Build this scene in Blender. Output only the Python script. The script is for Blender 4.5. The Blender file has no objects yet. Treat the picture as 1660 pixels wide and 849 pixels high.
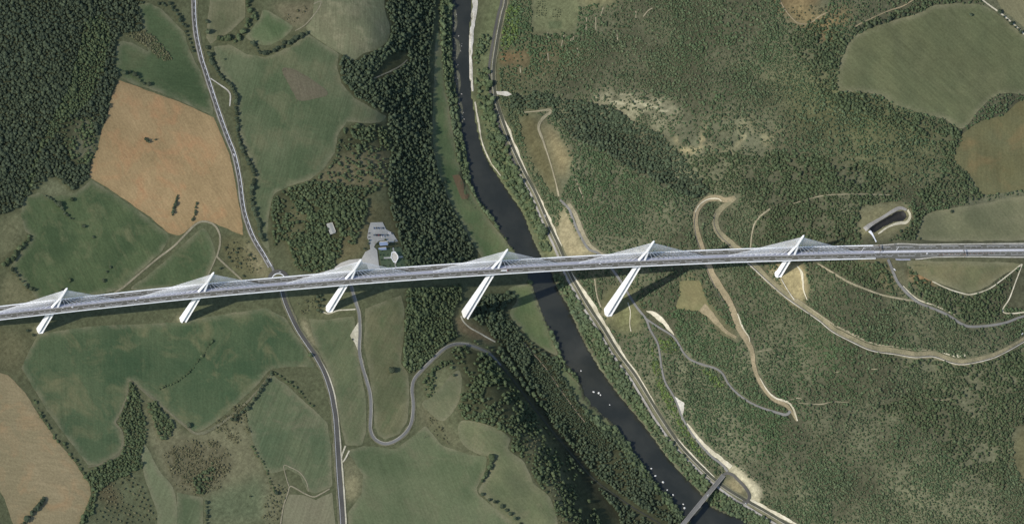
# Aerial view of a tall cable-stayed viaduct crossing a wooded river valley
import bpy, bmesh, math, random
import numpy as np
from mathutils import Vector, Matrix
from mathutils.geometry import delaunay_2d_cdt

random.seed(7); rng = np.random.default_rng(11)
SC = bpy.context.scene
COL = SC.collection
PI = math.pi

# ------------------------------------------------------------------ view geometry (survey of the photograph)
S = 0.75                                   # photograph pixels per metre
TH = math.asin(0.408 / S)                  # tilt of the view from the vertical
CT, ST = math.cos(TH), math.sin(TH)
RX, RY = 0.838, 0.544                      # ground "right" of the untilted view, in the picture
def W(u, v, z):
    """ground survey point (u, v) at height z -> world metres"""
    u = np.asarray(u, float) - 830.0; v = np.asarray(v, float) - 424.5; z = np.asarray(z, float)
    a = (u * RX + v * RY) / S
    b = (u * RY - v * RX) / S
    return np.stack([a, (b - z * ST) / CT, z + 0 * a], -1)
def WV(u, v, z):
    p = W(u, v, z); return Vector((float(p[0]), float(p[1]), float(p[2])))

# ------------------------------------------------------------------ colour
K = 0.97
def lin(x):
    x /= 255.0
    return x / 12.92 if x <= 0.04045 else ((x + 0.055) / 1.055) ** 2.4
def C(r, g, b, k=K):
    return tuple(min(0.92, lin(q) / k) for q in (r, g, b))
def CA(r, g, b, k=K): return np.array(C(r, g, b, k))

# ------------------------------------------------------------------ helpers
def link(o): COL.objects.link(o); return o
def tag(o, label=None, cat=None, group=None, kind=None):
    if label: o['label'] = label
    if cat: o['category'] = cat
    if group: o['group'] = group
    if kind: o['kind'] = kind
    return o
def empty(name, loc, rz=0, label=None, cat=None, group=None):
    o = bpy.data.objects.new(name, None); o.location = loc; o.rotation_euler = (0, 0, rz); o.empty_display_size = 1
    link(o); return tag(o, label, cat, group)
def obj(name, me, mat=None, parent=None, smooth=False):
    o = bpy.data.objects.new(name, me); link(o)
    if mat and not me.materials: me.materials.append(mat)
    if parent: o.parent = parent
    if smooth: me.polygons.foreach_set('use_smooth', [True] * len(me.polygons))
    return o
def np_mesh(name, verts, faces):
    """verts (n,3), faces (m,k) numpy"""
    me = bpy.data.meshes.new(name)
    verts = np.asarray(verts, np.float32); faces = np.asarray(faces, np.int32)
    n, (m, k) = len(verts), faces.shape
    me.vertices.add(n); me.vertices.foreach_set('co', verts.ravel())
    me.loops.add(m * k); me.loops.foreach_set('vertex_index', faces.ravel())
    me.polygons.add(m); me.polygons.foreach_set('loop_start', np.arange(0, m * k, k, dtype=np.int32))
    me.update(calc_edges=True); me.validate()
    return me
class MB:
    """collects boxes, bars and prisms into one mesh"""
    def __init__(s): s.v = []; s.f = []
    def add(s, vs, fs):
        o = len(s.v); s.v += [tuple(p) for p in vs]; s.f += [tuple(i + o for i in f) for f in fs]
    def box(s, x0, x1, y0, y1, z0, z1, taper=0.0):
        t = taper
        vs = [(x0, y0, z0), (x1, y0, z0), (x1, y1, z0), (x0, y1, z0),
              (x0 + t, y0 + t, z1), (x1 - t, y0 + t, z1), (x1 - t, y1 - t, z1), (x0 + t, y1 - t, z1)]
        s.add(vs, [(3, 2, 1, 0), (4, 5, 6, 7), (0, 1, 5, 4), (1, 2, 6, 5), (2, 3, 7, 6), (3, 0, 4, 7)])
    def loft(s, rings, cap=True):
        n = len(rings[0]); vs = [p for r in rings for p in r]; fs = []
        for i in range(len(rings) - 1):
            for j in range(n):
                k = (j + 1) % n
                fs.append((i * n + j, i * n + k, (i + 1) * n + k, (i + 1) * n + j))
        if cap: fs += [tuple(range(n - 1, -1, -1)), tuple((len(rings) - 1) * n + j for j in range(n))]
        s.add(vs, fs)
    def tube(s, p, q, r0, r1=None, n=8):
        p, q = Vector(p), Vector(q); r1 = r0 if r1 is None else r1
        d = (q - p).normalized(); a = d.orthogonal().normalized(); b = d.cross(a)
        s.loft([[tuple(c + (a * math.cos(2 * PI * i / n) + b * math.sin(2 * PI * i / n)) * r) for i in range(n)] for c, r in ((p, r0), (q, r1))])
    def mesh(s, name):
        me = bpy.data.meshes.new(name); me.from_pydata(s.v, [], s.f)
        bm = bmesh.new(); bm.from_mesh(me); bmesh.ops.recalc_face_normals(bm, faces=bm.faces); bm.to_mesh(me); bm.free()
        return me
    def build(s, name, mat, parent=None, smooth=False): return obj(name, s.mesh(name), mat, parent, smooth)
def copy_tree(o, parent=None):
    c = o.copy(); link(c)
    if parent is not None: c.parent = parent
    for ch in list(o.children): copy_tree(ch, c)
    return c

# ------------------------------------------------------------------ materials
def new_mat(name, rough=0.9, spec=0.15):
    m = bpy.data.materials.new(name); m.use_nodes = True
    nt = m.node_tree; b = nt.nodes['Principled BSDF']
    b.inputs['Roughness'].default_value = rough; b.inputs['Specular IOR Level'].default_value = spec
    return m, nt, b
def nd(nt, typ, **kw):
    n = nt.nodes.new(typ)
    for k, v in kw.items():
        if k in n.inputs: n.inputs[k].default_value = v
        else: setattr(n, k, v)
    return n
def mixc(nt, f, a, b, mode='MIX'):
    n = nt.nodes.new('ShaderNodeMix'); n.data_type = 'RGBA'; n.blend_type = mode
    for i, x in ((0, f), (6, a), (7, b)):
        if isinstance(x, bpy.types.NodeSocket): nt.links.new(x, n.inputs[i])
        elif i == 0: n.inputs[0].default_value = x
        else: n.inputs[i].default_value = (*x, 1) if len(x) == 3 else x
    return n.outputs[2]
def rng_map(nt, v, a, b, c=0.0, d=1.0):
    n = nd(nt, 'ShaderNodeMapRange'); nt.links.new(v, n.inputs[0])
    for i, x in enumerate((a, b, c, d)): n.inputs[i + 1].default_value = x
    return n.outputs[0]
def noise(nt, pos, scale, detail=4, rough=0.6, dist=0.0):
    n = nd(nt, 'ShaderNodeTexNoise', Scale=scale, Detail=detail, Roughness=rough, Distortion=dist)
    nt.links.new(pos, n.inputs['Vector']); return n.outputs['Fac']
def gpos(nt): return nd(nt, 'ShaderNodeNewGeometry').outputs['Position']
def grain(nt, pos, col, amt=0.35, scale=0.5):
    f = noise(nt, pos, scale, 3, 0.7)
    return mixc(nt, 1.0, col, mixc(nt, rng_map(nt, f, 0.3, 0.7), (1 - amt,) * 3, (1 + amt,) * 3), 'MULTIPLY')

def simple(name, c, rough=0.7, spec=0.3, amt=0.12, scale=0.4, c2=None, big=0.03):
    m, nt, b = new_mat(name, rough, spec); p = gpos(nt)
    col = mixc(nt, rng_map(nt, noise(nt, p, big, 4), 0.35, 0.65), c, c2 if c2 else tuple(x * 0.85 for x in c))
    nt.links.new(grain(nt, p, col, amt, scale), b.inputs['Base Color']); return m

def field_mat(name, c1, c2, c3=None, ang=20.0, stripe=0.10, period=9.0, mott=0.012, gr=0.16):
    """crop or pasture: two tones in broad patches, worn spots, faint working lines"""
    wb = lambda c, k: (c[0] * k, c[1] * k, c[2] * k * .90)
    c1 = wb(c1, .90); c2 = wb(c2, 1.06); stripe *= 2.0
    if c3 is not None: c3 = wb(c3, 1.0)
    m, nt, b = new_mat(name, 0.95, 0.05); p = gpos(nt)
    col = mixc(nt, rng_map(nt, noise(nt, p, mott, 5, 0.55), 0.38, 0.62), c1, c2)
    if c3 is not None:
        col = mixc(nt, rng_map(nt, noise(nt, p, mott * 1.9, 6, 0.62, 0.6), 0.50, 0.72, 0, 0.9), col, c3)
    mp = nd(nt, 'ShaderNodeMapping'); nt.links.new(p, mp.inputs[0]); mp.inputs['Rotation'].default_value = (0, 0, math.radians(ang))
    st = nd(nt, 'ShaderNodeMapping'); nt.links.new(mp.outputs[0], st.inputs[0]); st.inputs['Scale'].default_value = (0.05, 1.0, 1.0)
    f = noise(nt, st.outputs[0], 1.6 / period, 3, 0.7, 0.4)
    col = mixc(nt, 1.0, col, mixc(nt, rng_map(nt, f, 0.3, 0.7), (1 - stripe,) * 3, (1 + stripe,) * 3), 'MULTIPLY')
    rim = nd(nt, 'ShaderNodeAttribute', attribute_name='rim')
    edge = nd(nt, 'ShaderNodeMath', operation='MULTIPLY'); nt.links.new(rim.outputs['Fac'], edge.inputs[0]); nt.links.new(rng_map(nt, noise(nt, p, 0.03, 4), 0.35, 0.6, 0.15, 0.9), edge.inputs[1])
    col = mixc(nt, edge.outputs[0], col, C(120, 117, 92) if c1[1] > c1[0] else tuple(x * .92 for x in c2))
    col = grain(nt, p, col, gr, 0.22)
    nt.links.new(grain(nt, p, col, gr * 0.7, 0.9), b.inputs['Base Color']); return m

def leaf_mat(name, c1, c2, c3, patch=0.008):
    """foliage: every tree its own tone, stands drift from one tone to another"""
    m, nt, b = new_mat(name, 0.8, 0.12)
    oi = nd(nt, 'ShaderNodeObjectInfo'); p = gpos(nt)
    c1, c2, c3 = [(c[0], c[1], c[2] * .95) for c in (c1, c2, c3)]
    col = mixc(nt, oi.outputs['Random'], c1, c2)
    col = mixc(nt, rng_map(nt, noise(nt, oi.outputs['Location'], patch, 4), 0.42, 0.66, 0, 0.75), col, c3)
    wn = nd(nt, 'ShaderNodeTexWhiteNoise', noise_dimensions='1D'); nt.links.new(oi.outputs['Random'], wn.inputs['W'])
    col = mixc(nt, 1.0, col, mixc(nt, wn.outputs['Value'], (0.76,) * 3, (1.22,) * 3), 'MULTIPLY')
    nt.links.new(grain(nt, p, col, 0.3, 1.1), b.inputs['Base Color']); return m

M = {}
M['white'] = simple('white_painted_steel', (0.88, 0.89, 0.90), 0.5, 0.3, 0.02, 0.2, (0.85, 0.86, 0.87))
M['concrete'] = simple('pale_concrete', (0.88, 0.88, 0.87), 0.8, 0.2, 0.04, 0.15, (0.80, 0.80, 0.79))
M['cable'] = simple('white_cable_sheath', (0.88, 0.89, 0.90), 0.5, 0.3, 0.02)
M['deckroad'] = simple('deck_asphalt', C(102, 101, 93), 0.9, 0.1, 0.10, 0.5, C(92, 91, 84), 0.02)
M['median'] = simple('median_concrete', C(160, 161, 171), 0.8, 0.2, 0.10, 0.3, C(148, 149, 158))
M['paint'] = simple('road_paint', (0.80, 0.80, 0.80), 0.8, 0.2, 0.08)
M['asphalt'] = simple('asphalt', C(92, 90, 84), 0.92, 0.1, 0.12, 0.5, C(80, 79, 75), 0.02)
M['shade_lane'] = simple('shade_toned_asphalt', C(66, 66, 60), 0.95, 0.05, 0.2, 0.4, C(76, 78, 64), 0.05)  # the wood's shade on the lane is put into this asphalt colour
M['dark_road'] = simple('dark_river_road', C(80, 80, 70), 0.95, 0.05, 0.15, 0.4, C(72, 74, 62), 0.03)
M['earth'] = simple('grassy_earth', C(134, 126, 101), 0.95, 0.05, 0.28, 0.35, C(110, 107, 84), 0.04)
M['asphalt_pale'] = simple('worn_asphalt', C(122, 121, 116), 0.92, 0.1, 0.12, 0.5, C(108, 107, 102), 0.02)
M['ballast'] = simple('rail_ballast', C(162, 158, 150), 0.95, 0.1, 0.25, 0.6, C(134, 130, 122), 0.03)
M['dirt'] = simple('dirt_track', C(152, 144, 120), 0.95, 0.05, 0.28, 0.35, C(126, 121, 98), 0.03)
M['dirt_brown'] = simple('brown_dirt', C(150, 137, 110), 0.95, 0.05, 0.25, 0.3, C(126, 117, 92), 0.03)
M['chalk'] = simple('pale_limestone_spoil', C(204, 197, 174), 0.95, 0.05, 0.22, 0.3, C(172, 165, 140), 0.04)
M['gravel'] = simple('river_gravel', C(196, 192, 180), 0.95, 0.05, 0.3, 0.4, C(168, 163, 148), 0.05)
M['verge'] = simple('dry_verge', C(118, 115, 92), 0.95, 0.05, 0.25, 0.25, C(100, 100, 78), 0.03)
M['plaza'] = simple('car_park_gravel', C(186, 182, 172), 0.95, 0.1, 0.10, 0.3, C(172, 168, 157), 0.03)
M['lawn'] = simple('lawn', C(84, 100, 74), 0.95, 0.05, 0.15, 0.3, C(92, 102, 80))
M['bark'] = simple('bark', (0.10, 0.08, 0.06), 0.95, 0.05, 0.3, 3.0)
M['roof_blue'] = simple('blue_grey_metal_roof', C(128, 142, 166), 0.45, 0.4, 0.06, 0.8)
M['roof_pale'] = simple('pale_roof', C(158, 158, 150), 0.8, 0.2, 0.12, 0.4)
M['render'] = simple('cream_render', C(190, 184, 168), 0.9, 0.1, 0.08, 0.6)
M['glass'] = simple('dark_glass', (0.03, 0.035, 0.04), 0.15, 0.5, 0.02)
M['tyre'] = simple('tyre_rubber', (0.02, 0.02, 0.02), 0.9, 0.1, 0.05)
M['steel'] = simple('galvanised_steel', (0.42, 0.43, 0.44), 0.5, 0.4, 0.05)
M['rust'] = simple('brown_gantry_paint', (0.16, 0.12, 0.09), 0.7, 0.2, 0.08)
M['sign'] = simple('dark_sign_panel', (0.04, 0.045, 0.05), 0.6, 0.3, 0.05)
M['liner'] = simple('black_pond_liner', (0.022, 0.022, 0.022), 0.75, 0.2, 0.15, 0.2, (0.035, 0.034, 0.030))
M['rock'] = simple('white_limestone_boulder', (0.72, 0.71, 0.66), 0.9, 0.1, 0.2, 0.6)
M['cone'] = simple('orange_plastic', (0.50, 0.10, 0.05), 0.6, 0.3, 0.05)
for nm, c in (('car_white', (0.75, 0.75, 0.74)), ('car_dark', (0.035, 0.037, 0.04)), ('car_grey', (0.22, 0.23, 0.24)), ('car_red', (0.25, 0.04, 0.03)), ('car_blue', (0.05, 0.08, 0.16))):
    M[nm] = simple(nm + '_paint', c, 0.35, 0.5, 0.03, 2.0)

# ------------------------------------------------------------------ raster helpers on the survey grid
G = 3.0
U0, V0, U1, V1 = -300.0, -300.0, 1960.0, 1152.0
NU, NV = int((U1 - U0) / G) + 1, int((V1 - V0) / G) + 1
gu = U0 + G * np.arange(NU); gv = V0 + G * np.arange(NV)
GU, GV = np.meshgrid(gu, gv)
def inside(poly, u, v):
    """even-odd test; u, v arrays"""
    poly = np.asarray(poly, float); r = np.zeros(u.shape, bool); n = len(poly)
    for i in range(n):
        x1, y1 = poly[i]; x2, y2 = poly[(i + 1) % n]
        if y1 == y2: continue
        c = ((y1 > v) != (y2 > v)) & (u < (x2 - x1) * (v - y1) / (y2 - y1) + x1)
        r ^= c
    return r
def blur(a, n):
    n = int(n)
    if n < 1: return a
    k = 2 * n + 1
    for ax in (0, 1):
        for _ in range(2):
            p = np.concatenate([np.repeat(np.take(a, [0], ax), n + 1, ax), a, np.repeat(np.take(a, [-1], ax), n, ax)], ax)
            cs = np.cumsum(p, ax)
            a = (np.take(cs, range(k, cs.shape[ax]), ax) - np.take(cs, range(0, cs.shape[ax] - k), ax)) / k
    return a
def vnoise(u, v, wl, seed):
    """smooth value noise, wavelength wl"""
    r = np.random.default_rng(seed).random((256, 256))
    x = u / wl + 1000.37; y = v / wl + 1000.71
    i = np.floor(x).astype(int); j = np.floor(y).astype(int); fx = x - i; fy = y - j
    fx = fx * fx * (3 - 2 * fx); fy = fy * fy * (3 - 2 * fy)
    g = lambda a, b: r[b % 256, a % 256]
    return (g(i, j) * (1 - fx) + g(i + 1, j) * fx) * (1 - fy) + (g(i, j + 1) * (1 - fx) + g(i + 1, j + 1) * fx) * fy
def fbm(u, v, wl, seed, oct=4):
    t = 0; a = 1; s = 0
    for k in range(oct):
        t = t + a * vnoise(u, v, wl / 2 ** k, seed + k); s += a; a *= 0.55
    return t / s
def crom(pts, step=2.0, closed=False):
    """smooth curve through points, resampled"""
    P = np.asarray(pts, float); n = len(P)
    if closed: Q = np.concatenate([P[-1:], P, P[:2]])
    else: Q = np.concatenate([2 * P[:1] - P[1:2], P, 2 * P[-1:] - P[-2:-1]])
    out = []
    for i in range(1, len(Q) - 2):
        p0, p1, p2, p3 = Q[i - 1:i + 3]
        L = np.hypot(*(p2 - p1)); k = max(2, int(L / step * 2))
        t = np.linspace(0, 1, k, endpoint=False)[:, None]
        out.append(0.5 * (2 * p1 + (p2 - p0) * t + (2 * p0 - 5 * p1 + 4 * p2 - p3) * t ** 2 + (3 * p1 - p0 - 3 * p2 + p3) * t ** 3))
    if not closed: out.append(P[-1:])
    c = np.concatenate(out)
    if closed: c = np.concatenate([c, c[:1]])
    d = np.concatenate([[0], np.cumsum(np.hypot(*np.diff(c, axis=0).T))])
    s = np.linspace(0, d[-1], max(2, int(d[-1] / step)) + 1)
    r = np.stack([np.interp(s, d, c[:, 0]), np.interp(s, d, c[:, 1])], -1)
    return r[:-1] if closed else r
def dist_poly(pts, u, v):
    """distance from points to a polyline"""
    pts = np.asarray(pts, float); best = np.full(u.shape, 1e9)
    for a, b in zip(pts[:-1], pts[1:]):
        d = b - a; L2 = max(1e-9, d @ d)
        t = np.clip(((u - a[0]) * d[0] + (v - a[1]) * d[1]) / L2, 0, 1)
        best = np.minimum(best, np.hypot(u - a[0] - t * d[0], v - a[1] - t * d[1]))
    return best

# ------------------------------------------------------------------ terrain heights (u, v, metres above the river)
HP = """0 0 262;100 100 235;190 60 192;0 300 222;150 280 186;60 400 180;250 250 170;330 100 152;390 300 146;450 450 142;62 537 164;0 600 174
200 620 150;100 750 165;0 840 182;250 840 140;300 740 136;400 600 141;520 600 128;550 840 118;450 760 128;450 150 150;550 250 142;600 50 140;610 180 132
560 20 146;590 400 141;531 501 131;295 519 139;625 300 130;640 100 90;620 620 118;600 710 112;655 500 120;670 600 106;700 700 105;700 840 110;780 780 112
840 780 110;860 840 108;740 640 107;740 600 99;725 560 92;645 0 78;690 0 36;706 0 18;635 200 92;670 200 56;702 200 18;635 350 100;690 350 54;740 350 15
770 420 12;660 450 116;700 450 86;745 460 48;800 460 13;754 510 54;700 520 90;660 540 112;740 545 74;790 558 52;800 520 28;830 535 14;770 590 92
800 630 100;828 670 114;868 730 116;898 790 118;926 849 120;820 595 40;850 635 28;882 680 22;927 735 18;962 785 16;1004 849 14;865 580 12;905 640 12
940 690 10;1000 740 8;1050 800 8;1080 849 8;715 100 14;722 200 15;762 350 12;830 490 6;880 530 5;930 600 5;990 690 4
745 0 0;755 120 0;765 220 0;800 310 0;850 400 0;890 470 0;930 550 0;980 640 0;1060 740 0;1120 810 0;1180 849 0;1260 920 0
818 0 12;798 120 12;830 236 14;880 340 16;920 445 18;976 534 18;1048 642 18;1124 745 18;1236 823 20;1300 870 22
900 50 35;900 150 45;880 230 45;908 322 55;920 200 68;950 400 68;1000 100 90;1000 200 100;1000 300 98;1000 380 93;1100 100 150;1100 300 150;1100 380 138
1130 400 140;1166 320 168;1200 100 205;1200 250 203;1230 390 183;1264 446 180;1300 100 248;1360 120 270;1300 300 225;1400 300 254;1400 370 256;1350 430 234
1420 410 269;1500 350 272;1660 300 280;1660 100 290;1500 100 283;1500 0 285;1660 400 275;1500 405 273;1580 405 274;1560 215 278;1595 318 274;1440 440 255
1550 470 262;1488 489 240;1570 530 235;1660 510 245;1660 550 225;1540 582 205;1450 568 196;1350 532 186;1660 640 200;1660 760 212;1600 700 183;1500 640 163
1500 760 148;1400 640 140;1400 760 108;1300 560 140;1290 680 98;1300 800 65;1230 590 112;1200 540 118;1170 460 126;1120 470 100;1050 510 54;1035 560 40
1080 620 48;1150 600 76;1150 700 48;1180 760 30;1245 780 48;1400 849 72;1660 849 190;1010 500 38;1000 540 22;987 505 31
-200 0 300;-200 400 240;-200 849 230;400 -200 170;1000 -200 60;1400 -200 260;1800 -200 300;1900 400 290;1900 849 250;1500 1050 80;1300 1000 10;900 1050 100;400 1050 120"""
hp = np.array([[float(x) for x in t.split()] for t in HP.replace('\n', ';').split(';')])
hx = hp[:, :2] / 100.0
A = np.hypot(hx[:, None, 0] - hx[None, :, 0], hx[:, None, 1] - hx[None, :, 1])
n_ = len(hp); Am = np.zeros((n_ + 1, n_ + 1)); Am[:n_, :n_] = A; Am[n_, :n_] = 1; Am[:n_, n_] = 1
wts = np.linalg.solve(Am - np.diag([0.02] * n_ + [0]), np.concatenate([hp[:, 2], [0]]))
H = np.full(GU.shape, wts[n_])
for i in range(n_): H += wts[i] * np.hypot(GU / 100 - hx[i, 0], GV / 100 - hx[i, 1])
H = np.clip(blur(H, 2), 2.0, 330.0)
rough = blur(((GU > 880) | ((GU > 600) & (GV > 560) & (GU > 740))).astype(float) * 0.8 + 0.2, 8)
H += (fbm(GU, GV, 70, 3, 3) - 0.5) * 13 * rough
# gullies on the sunlit hillside
for pts, dep, wd in (([(905, 195), (960, 195), (1040, 235), (1100, 290), (1150, 322)], 14, 26), ([(1100, 290), (1200, 285), (1330, 265), (1420, 290)], 8, 26),
                     ([(1190, 849), (1290, 760), (1400, 700), (1520, 600)], 9, 22), ([(1040, 140), (1160, 110), (1260, 140)], 6, 18)):
    H -= dep * np.exp(-(dist_poly(crom(pts, 6), GU, GV) / wd) ** 2)

RIVER_L = [(728, -300), (730, -120), (733, 0), (732, 60), (735, 110), (742, 160), (748, 210), (757, 250), (762, 290), (775, 320), (800, 355), (822, 390), (838, 410), (858, 450), (868, 475), (885, 520),
           (905, 560), (917, 588), (937, 612), (952, 648), (977, 672), (1002, 694), (1032, 737), (1066, 785), (1092, 812), (1112, 838), (1140, 862), (1200, 900), (1300, 960), (1420, 1060)]
RIVER_R = [(768, -300), (767, -120), (765, 0), (760, 60), (762, 130), (768, 180), (778, 230), (795, 268), (810, 290), (830, 320), (847, 345), (861, 380), (874, 410), (893, 440), (905, 470), (920, 495),
           (941, 542), (966, 588), (1001, 637), (1046, 692), (1087, 747), (1131, 794), (1152, 820), (1190, 840), (1260, 870), (1350, 930), (1480, 1040)]
RIV = [tuple(p) for p in crom(RIVER_L, 8)] + [tuple(p) for p in crom(RIVER_R, 8)[::-1]]
rm = inside(RIV, GU, GV).astype(float)
near = blur(rm, 2)
H = np.where(near > 0.02, np.minimum(H, 2.4 + 3 * (1 - near)), np.maximum(H, 2.0))
H = H * (1 - rm) + rm * (-3.5)
# motorway platform where the deck lands on the plateau
DECKZ = 275.0
CEN = [(-420, 575), (-150, 526), (0, 507.3), (120, 493.6), (240, 480.5), (350, 469.4), (460, 459.7), (580, 449.6), (700, 440.8), (810, 433.6), (920, 427.0), (1050, 420.4), (1180, 414.9), (1300, 411.2), (1420, 408.4),
       (1540, 406.6), (1660, 405.4), (1800, 404), (1950, 403)]
cpath = crom(CEN, 4)
dm = dist_poly(cpath[cpath[:, 0] > 1416], GU, GV)
w = np.clip((34 - dm) / 16, 0, 1); w = w * w * (3 - 2 * w)
H = H * (1 - w) + w * (DECKZ - 0.6)
# retention pond pit
POND = [(1409, 370), (1430, 357), (1454, 343), (1464, 341), (1469, 346), (1470, 352), (1464, 358), (1452, 359), (1434, 367), (1418, 377), (1413, 375)]
pm = inside(POND, GU, GV)
hr = H[inside([(1395, 335), (1480, 335), (1480, 385), (1395, 385)], GU, GV)].mean()
dpd = dist_poly(POND + POND[:1], GU, GV)
w = np.where(pm, 1, np.clip((14 - dpd) / 10, 0, 1)); H = H * (1 - w) + w * hr
H = np.where(pm, hr - 7.0 * np.clip(dpd / 4, 0, 1), H)

def hs(u, v):
    """terrain height at survey points"""
    u = np.asarray(u, float); v = np.asarray(v, float)
    x = np.clip((u - U0) / G, 0, NU - 1.001); y = np.clip((v - V0) / G, 0, NV - 1.001)
    i = x.astype(int); j = y.astype(int); fx = x - i; fy = y - j
    return (H[j, i] * (1 - fx) + H[j, i + 1] * fx) * (1 - fy) + (H[j + 1, i] * (1 - fx) + H[j + 1, i + 1] * fx) * fy
def P(u, v, dz=0.0): return WV(u, v, float(hs(u, v)) + dz)
def PA(uv, dz=0.0): uv = np.asarray(uv, float); return W(uv[..., 0], uv[..., 1], hs(uv[..., 0], uv[..., 1]) + dz)

# ------------------------------------------------------------------ ground colours: what grows or lies where
col = np.zeros(GU.shape + (3,)); col[:] = CA(88, 91, 70)
scr = 1.0 / (1.0 + np.exp(-(GU - 860 - 0.0 * GV) / 15.0))
nz = fbm(GU, GV, 60, 21, 5); nz2 = fbm(GU, GV, 22, 31, 4)
hill = CA(88, 89, 73)[None, None] * np.clip((1.75 - 1.5 * fbm(GU, GV, 95, 121, 4)), .72, 1.4)[..., None]
col = col * (1 - scr[..., None]) + hill * scr[..., None]
def paint(poly, c, soft=1, amt=1.0, wob=0.0, thr=None, streak=False):
    u, v = GU, GV
    if wob: u = GU + (fbm(GU, GV, 14, 77, 3) - .5) * wob * 2; v = GV + (fbm(GU, GV, 14, 97, 3) - .5) * wob * 2
    m = inside(poly, u, v).astype(float)
    if soft: m = blur(m, soft)
    if thr is not None: m = m * np.clip(((fbm(GU * .45 + GV * 1.2, GV * 2.2 - GU * .9, 16, 61, 3) if streak else nz2) - thr) * 6, 0, 1)
    m = m[..., None] * amt
    col[:] = col * (1 - m) + np.array(c) * m
def ell(u, v, a, b, r=0):
    t = np.linspace(0, 2 * PI, 20, endpoint=False); c, s = math.cos(math.radians(r)), math.sin(math.radians(r))
    return [(u + a * math.cos(q) * c - b * math.sin(q) * s, v + a * math.cos(q) * s + b * math.sin(q) * c) for q in t]
# forest floors
WOOD_NW = [(-300, -300), (245, -300), (232, 0), (240, 15), (238, 38), (222, 52), (190, 55), (188, 66), (185, 90), (184, 110), (192, 122), (184, 138), (177, 162), (173, 185), (163, 205), (153, 225), (155, 245), (146, 268),
           (143, 286), (126, 302), (119, 312), (104, 300), (92, 288), (75, 290), (60, 300), (46, 316), (34, 332), (10, 345), (-300, 370)]
WOOD_SLOPE = [(612, -300), (706, -300), (706, 0), (700, 60), (694, 120), (700, 180), (698, 230), (706, 270), (724, 320), (748, 370), (768, 402), (772, 428), (655, 440), (652, 410), (645, 380), (636, 350), (630, 320), (628, 280), (635, 240), (632, 215),
              (626, 200), (632, 188), (602, 172), (573, 155), (553, 130), (550, 100), (556, 90), (573, 99), (592, 90), (618, 80), (632, 62), (634, 40), (626, 15)]
WOOD_REST = [(445, 316), (470, 304), (500, 296), (530, 276), (545, 250), (549, 222), (562, 202), (600, 202), (622, 202), (632, 222), (626, 260), (628, 300), (604, 312), (596, 325), (594, 345), (585, 372), (572, 400), (545, 418), (540, 436), (500, 442),
             (480, 436), (470, 405), (456, 385), (446, 400), (440, 380), (438, 340)]
WOOD_SOUTH = [(660, 470), (748, 462), (748, 485), (738, 500), (733, 520), (738, 535), (744, 546), (722, 556), (704, 574), (682, 598), (664, 606), (652, 592), (655, 545), (656, 500)]
WOOD_LOW = [(775, 478), (812, 478), (836, 472), (838, 480), (822, 492), (815, 505), (840, 535), (865, 560), (896, 580), (916, 605), (930, 640), (955, 672), (985, 696), (1010, 712), (1060, 778), (1098, 815), (1120, 849), (1150, 900), (1040, 900), (985, 849), (955, 800), (925, 748), (885, 690),
            (845, 635), (815, 590), (805, 555), (790, 535), (765, 515), (770, 500)]
WOOD_CLIFF = [(742, 562), (770, 566), (798, 580), (835, 612), (872, 665), (905, 718), (935, 765), (965, 810), (990, 849), (1010, 900), (890, 900), (896, 815), (872, 785), (853, 750), (828, 728), (832, 708), (795, 690), (752, 680), (742, 660), (752, 630), (742, 600), (712, 596), (698, 612), (694, 606), (720, 580)]
SHELF = [(798, 562), (815, 570), (850, 610), (890, 665), (930, 722), (970, 778), (1005, 818), (1060, 849), (1000, 849), (960, 800), (920, 740), (875, 672), (830, 606), (795, 575)]
for w_ in (WOOD_NW, WOOD_SLOPE, WOOD_REST, WOOD_SOUTH, WOOD_LOW, WOOD_CLIFF): paint(w_, C(70, 72, 54), 1, 0.9, 2)
paint(SHELF, C(62, 62, 50), 1, 0.8, 2)  # dark band along the shelf: its shade is painted into the soil
# clearings and rough grass
BR = C(112, 106, 84)
paint([(512, 290), (540, 268), (560, 250), (590, 245), (618, 240), (626, 262), (624, 300), (600, 306), (560, 300), (530, 304)], BR, 2, 0.9, 3)
paint([(470, 330), (500, 345), (480, 395), (520, 420), (475, 432), (462, 400), (470, 370)], C(104, 102, 78), 2, 0.7, 4)
paint([(560, 380), (595, 320), (612, 340), (600, 400), (575, 420), (540, 425)], C(106, 100, 76), 2, 0.9, 2)
paint([(598, 330), (628, 326), (650, 380), (640, 400), (600, 360)], C(104, 100, 74), 2, 0.8, 2)
paint([(120, 200), (160, 190), (150, 260), (130, 265), (120, 240)], C(104, 104, 86), 2, 0.8, 4)
paint([(440, 8), (520, 0), (505, 25), (492, 45), (470, 42), (452, 22)], C(112, 106, 86), 2, 1, 2)
paint([(0, 360), (30, 345), (38, 372), (20, 400), (0, 425)], C(108, 108, 84), 2, 1)
paint([(0, 455), (22, 445), (45, 470), (90, 485), (60, 492), (0, 502)], C(110, 108, 84), 2, 1, 2)
paint([(0, 528), (42, 538), (50, 570), (35, 610), (12, 600), (-60, 610), (-60, 535)], C(100, 98, 76), 4, 1)
paint([(70, 295), (85, 290), (105, 300), (120, 318), (85, 322), (70, 312)], C(116, 118, 94), 3, 0.9)
paint([(352, 385), (395, 380), (425, 440), (395, 452), (372, 430)], C(98, 96, 72), 2, 1, 2)
paint([(400, 385), (430, 420), (440, 450), (415, 448), (402, 420)], C(136, 128, 102), 2, 0.9, 2)
paint([(240, 640), (300, 705), (320, 705), (380, 675), (410, 660), (400, 690), (412, 722), (432, 775), (420, 849), (330, 849), (330, 805), (285, 795), (262, 760), (240, 715)], C(112, 110, 88), 2, 1, 2)
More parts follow.
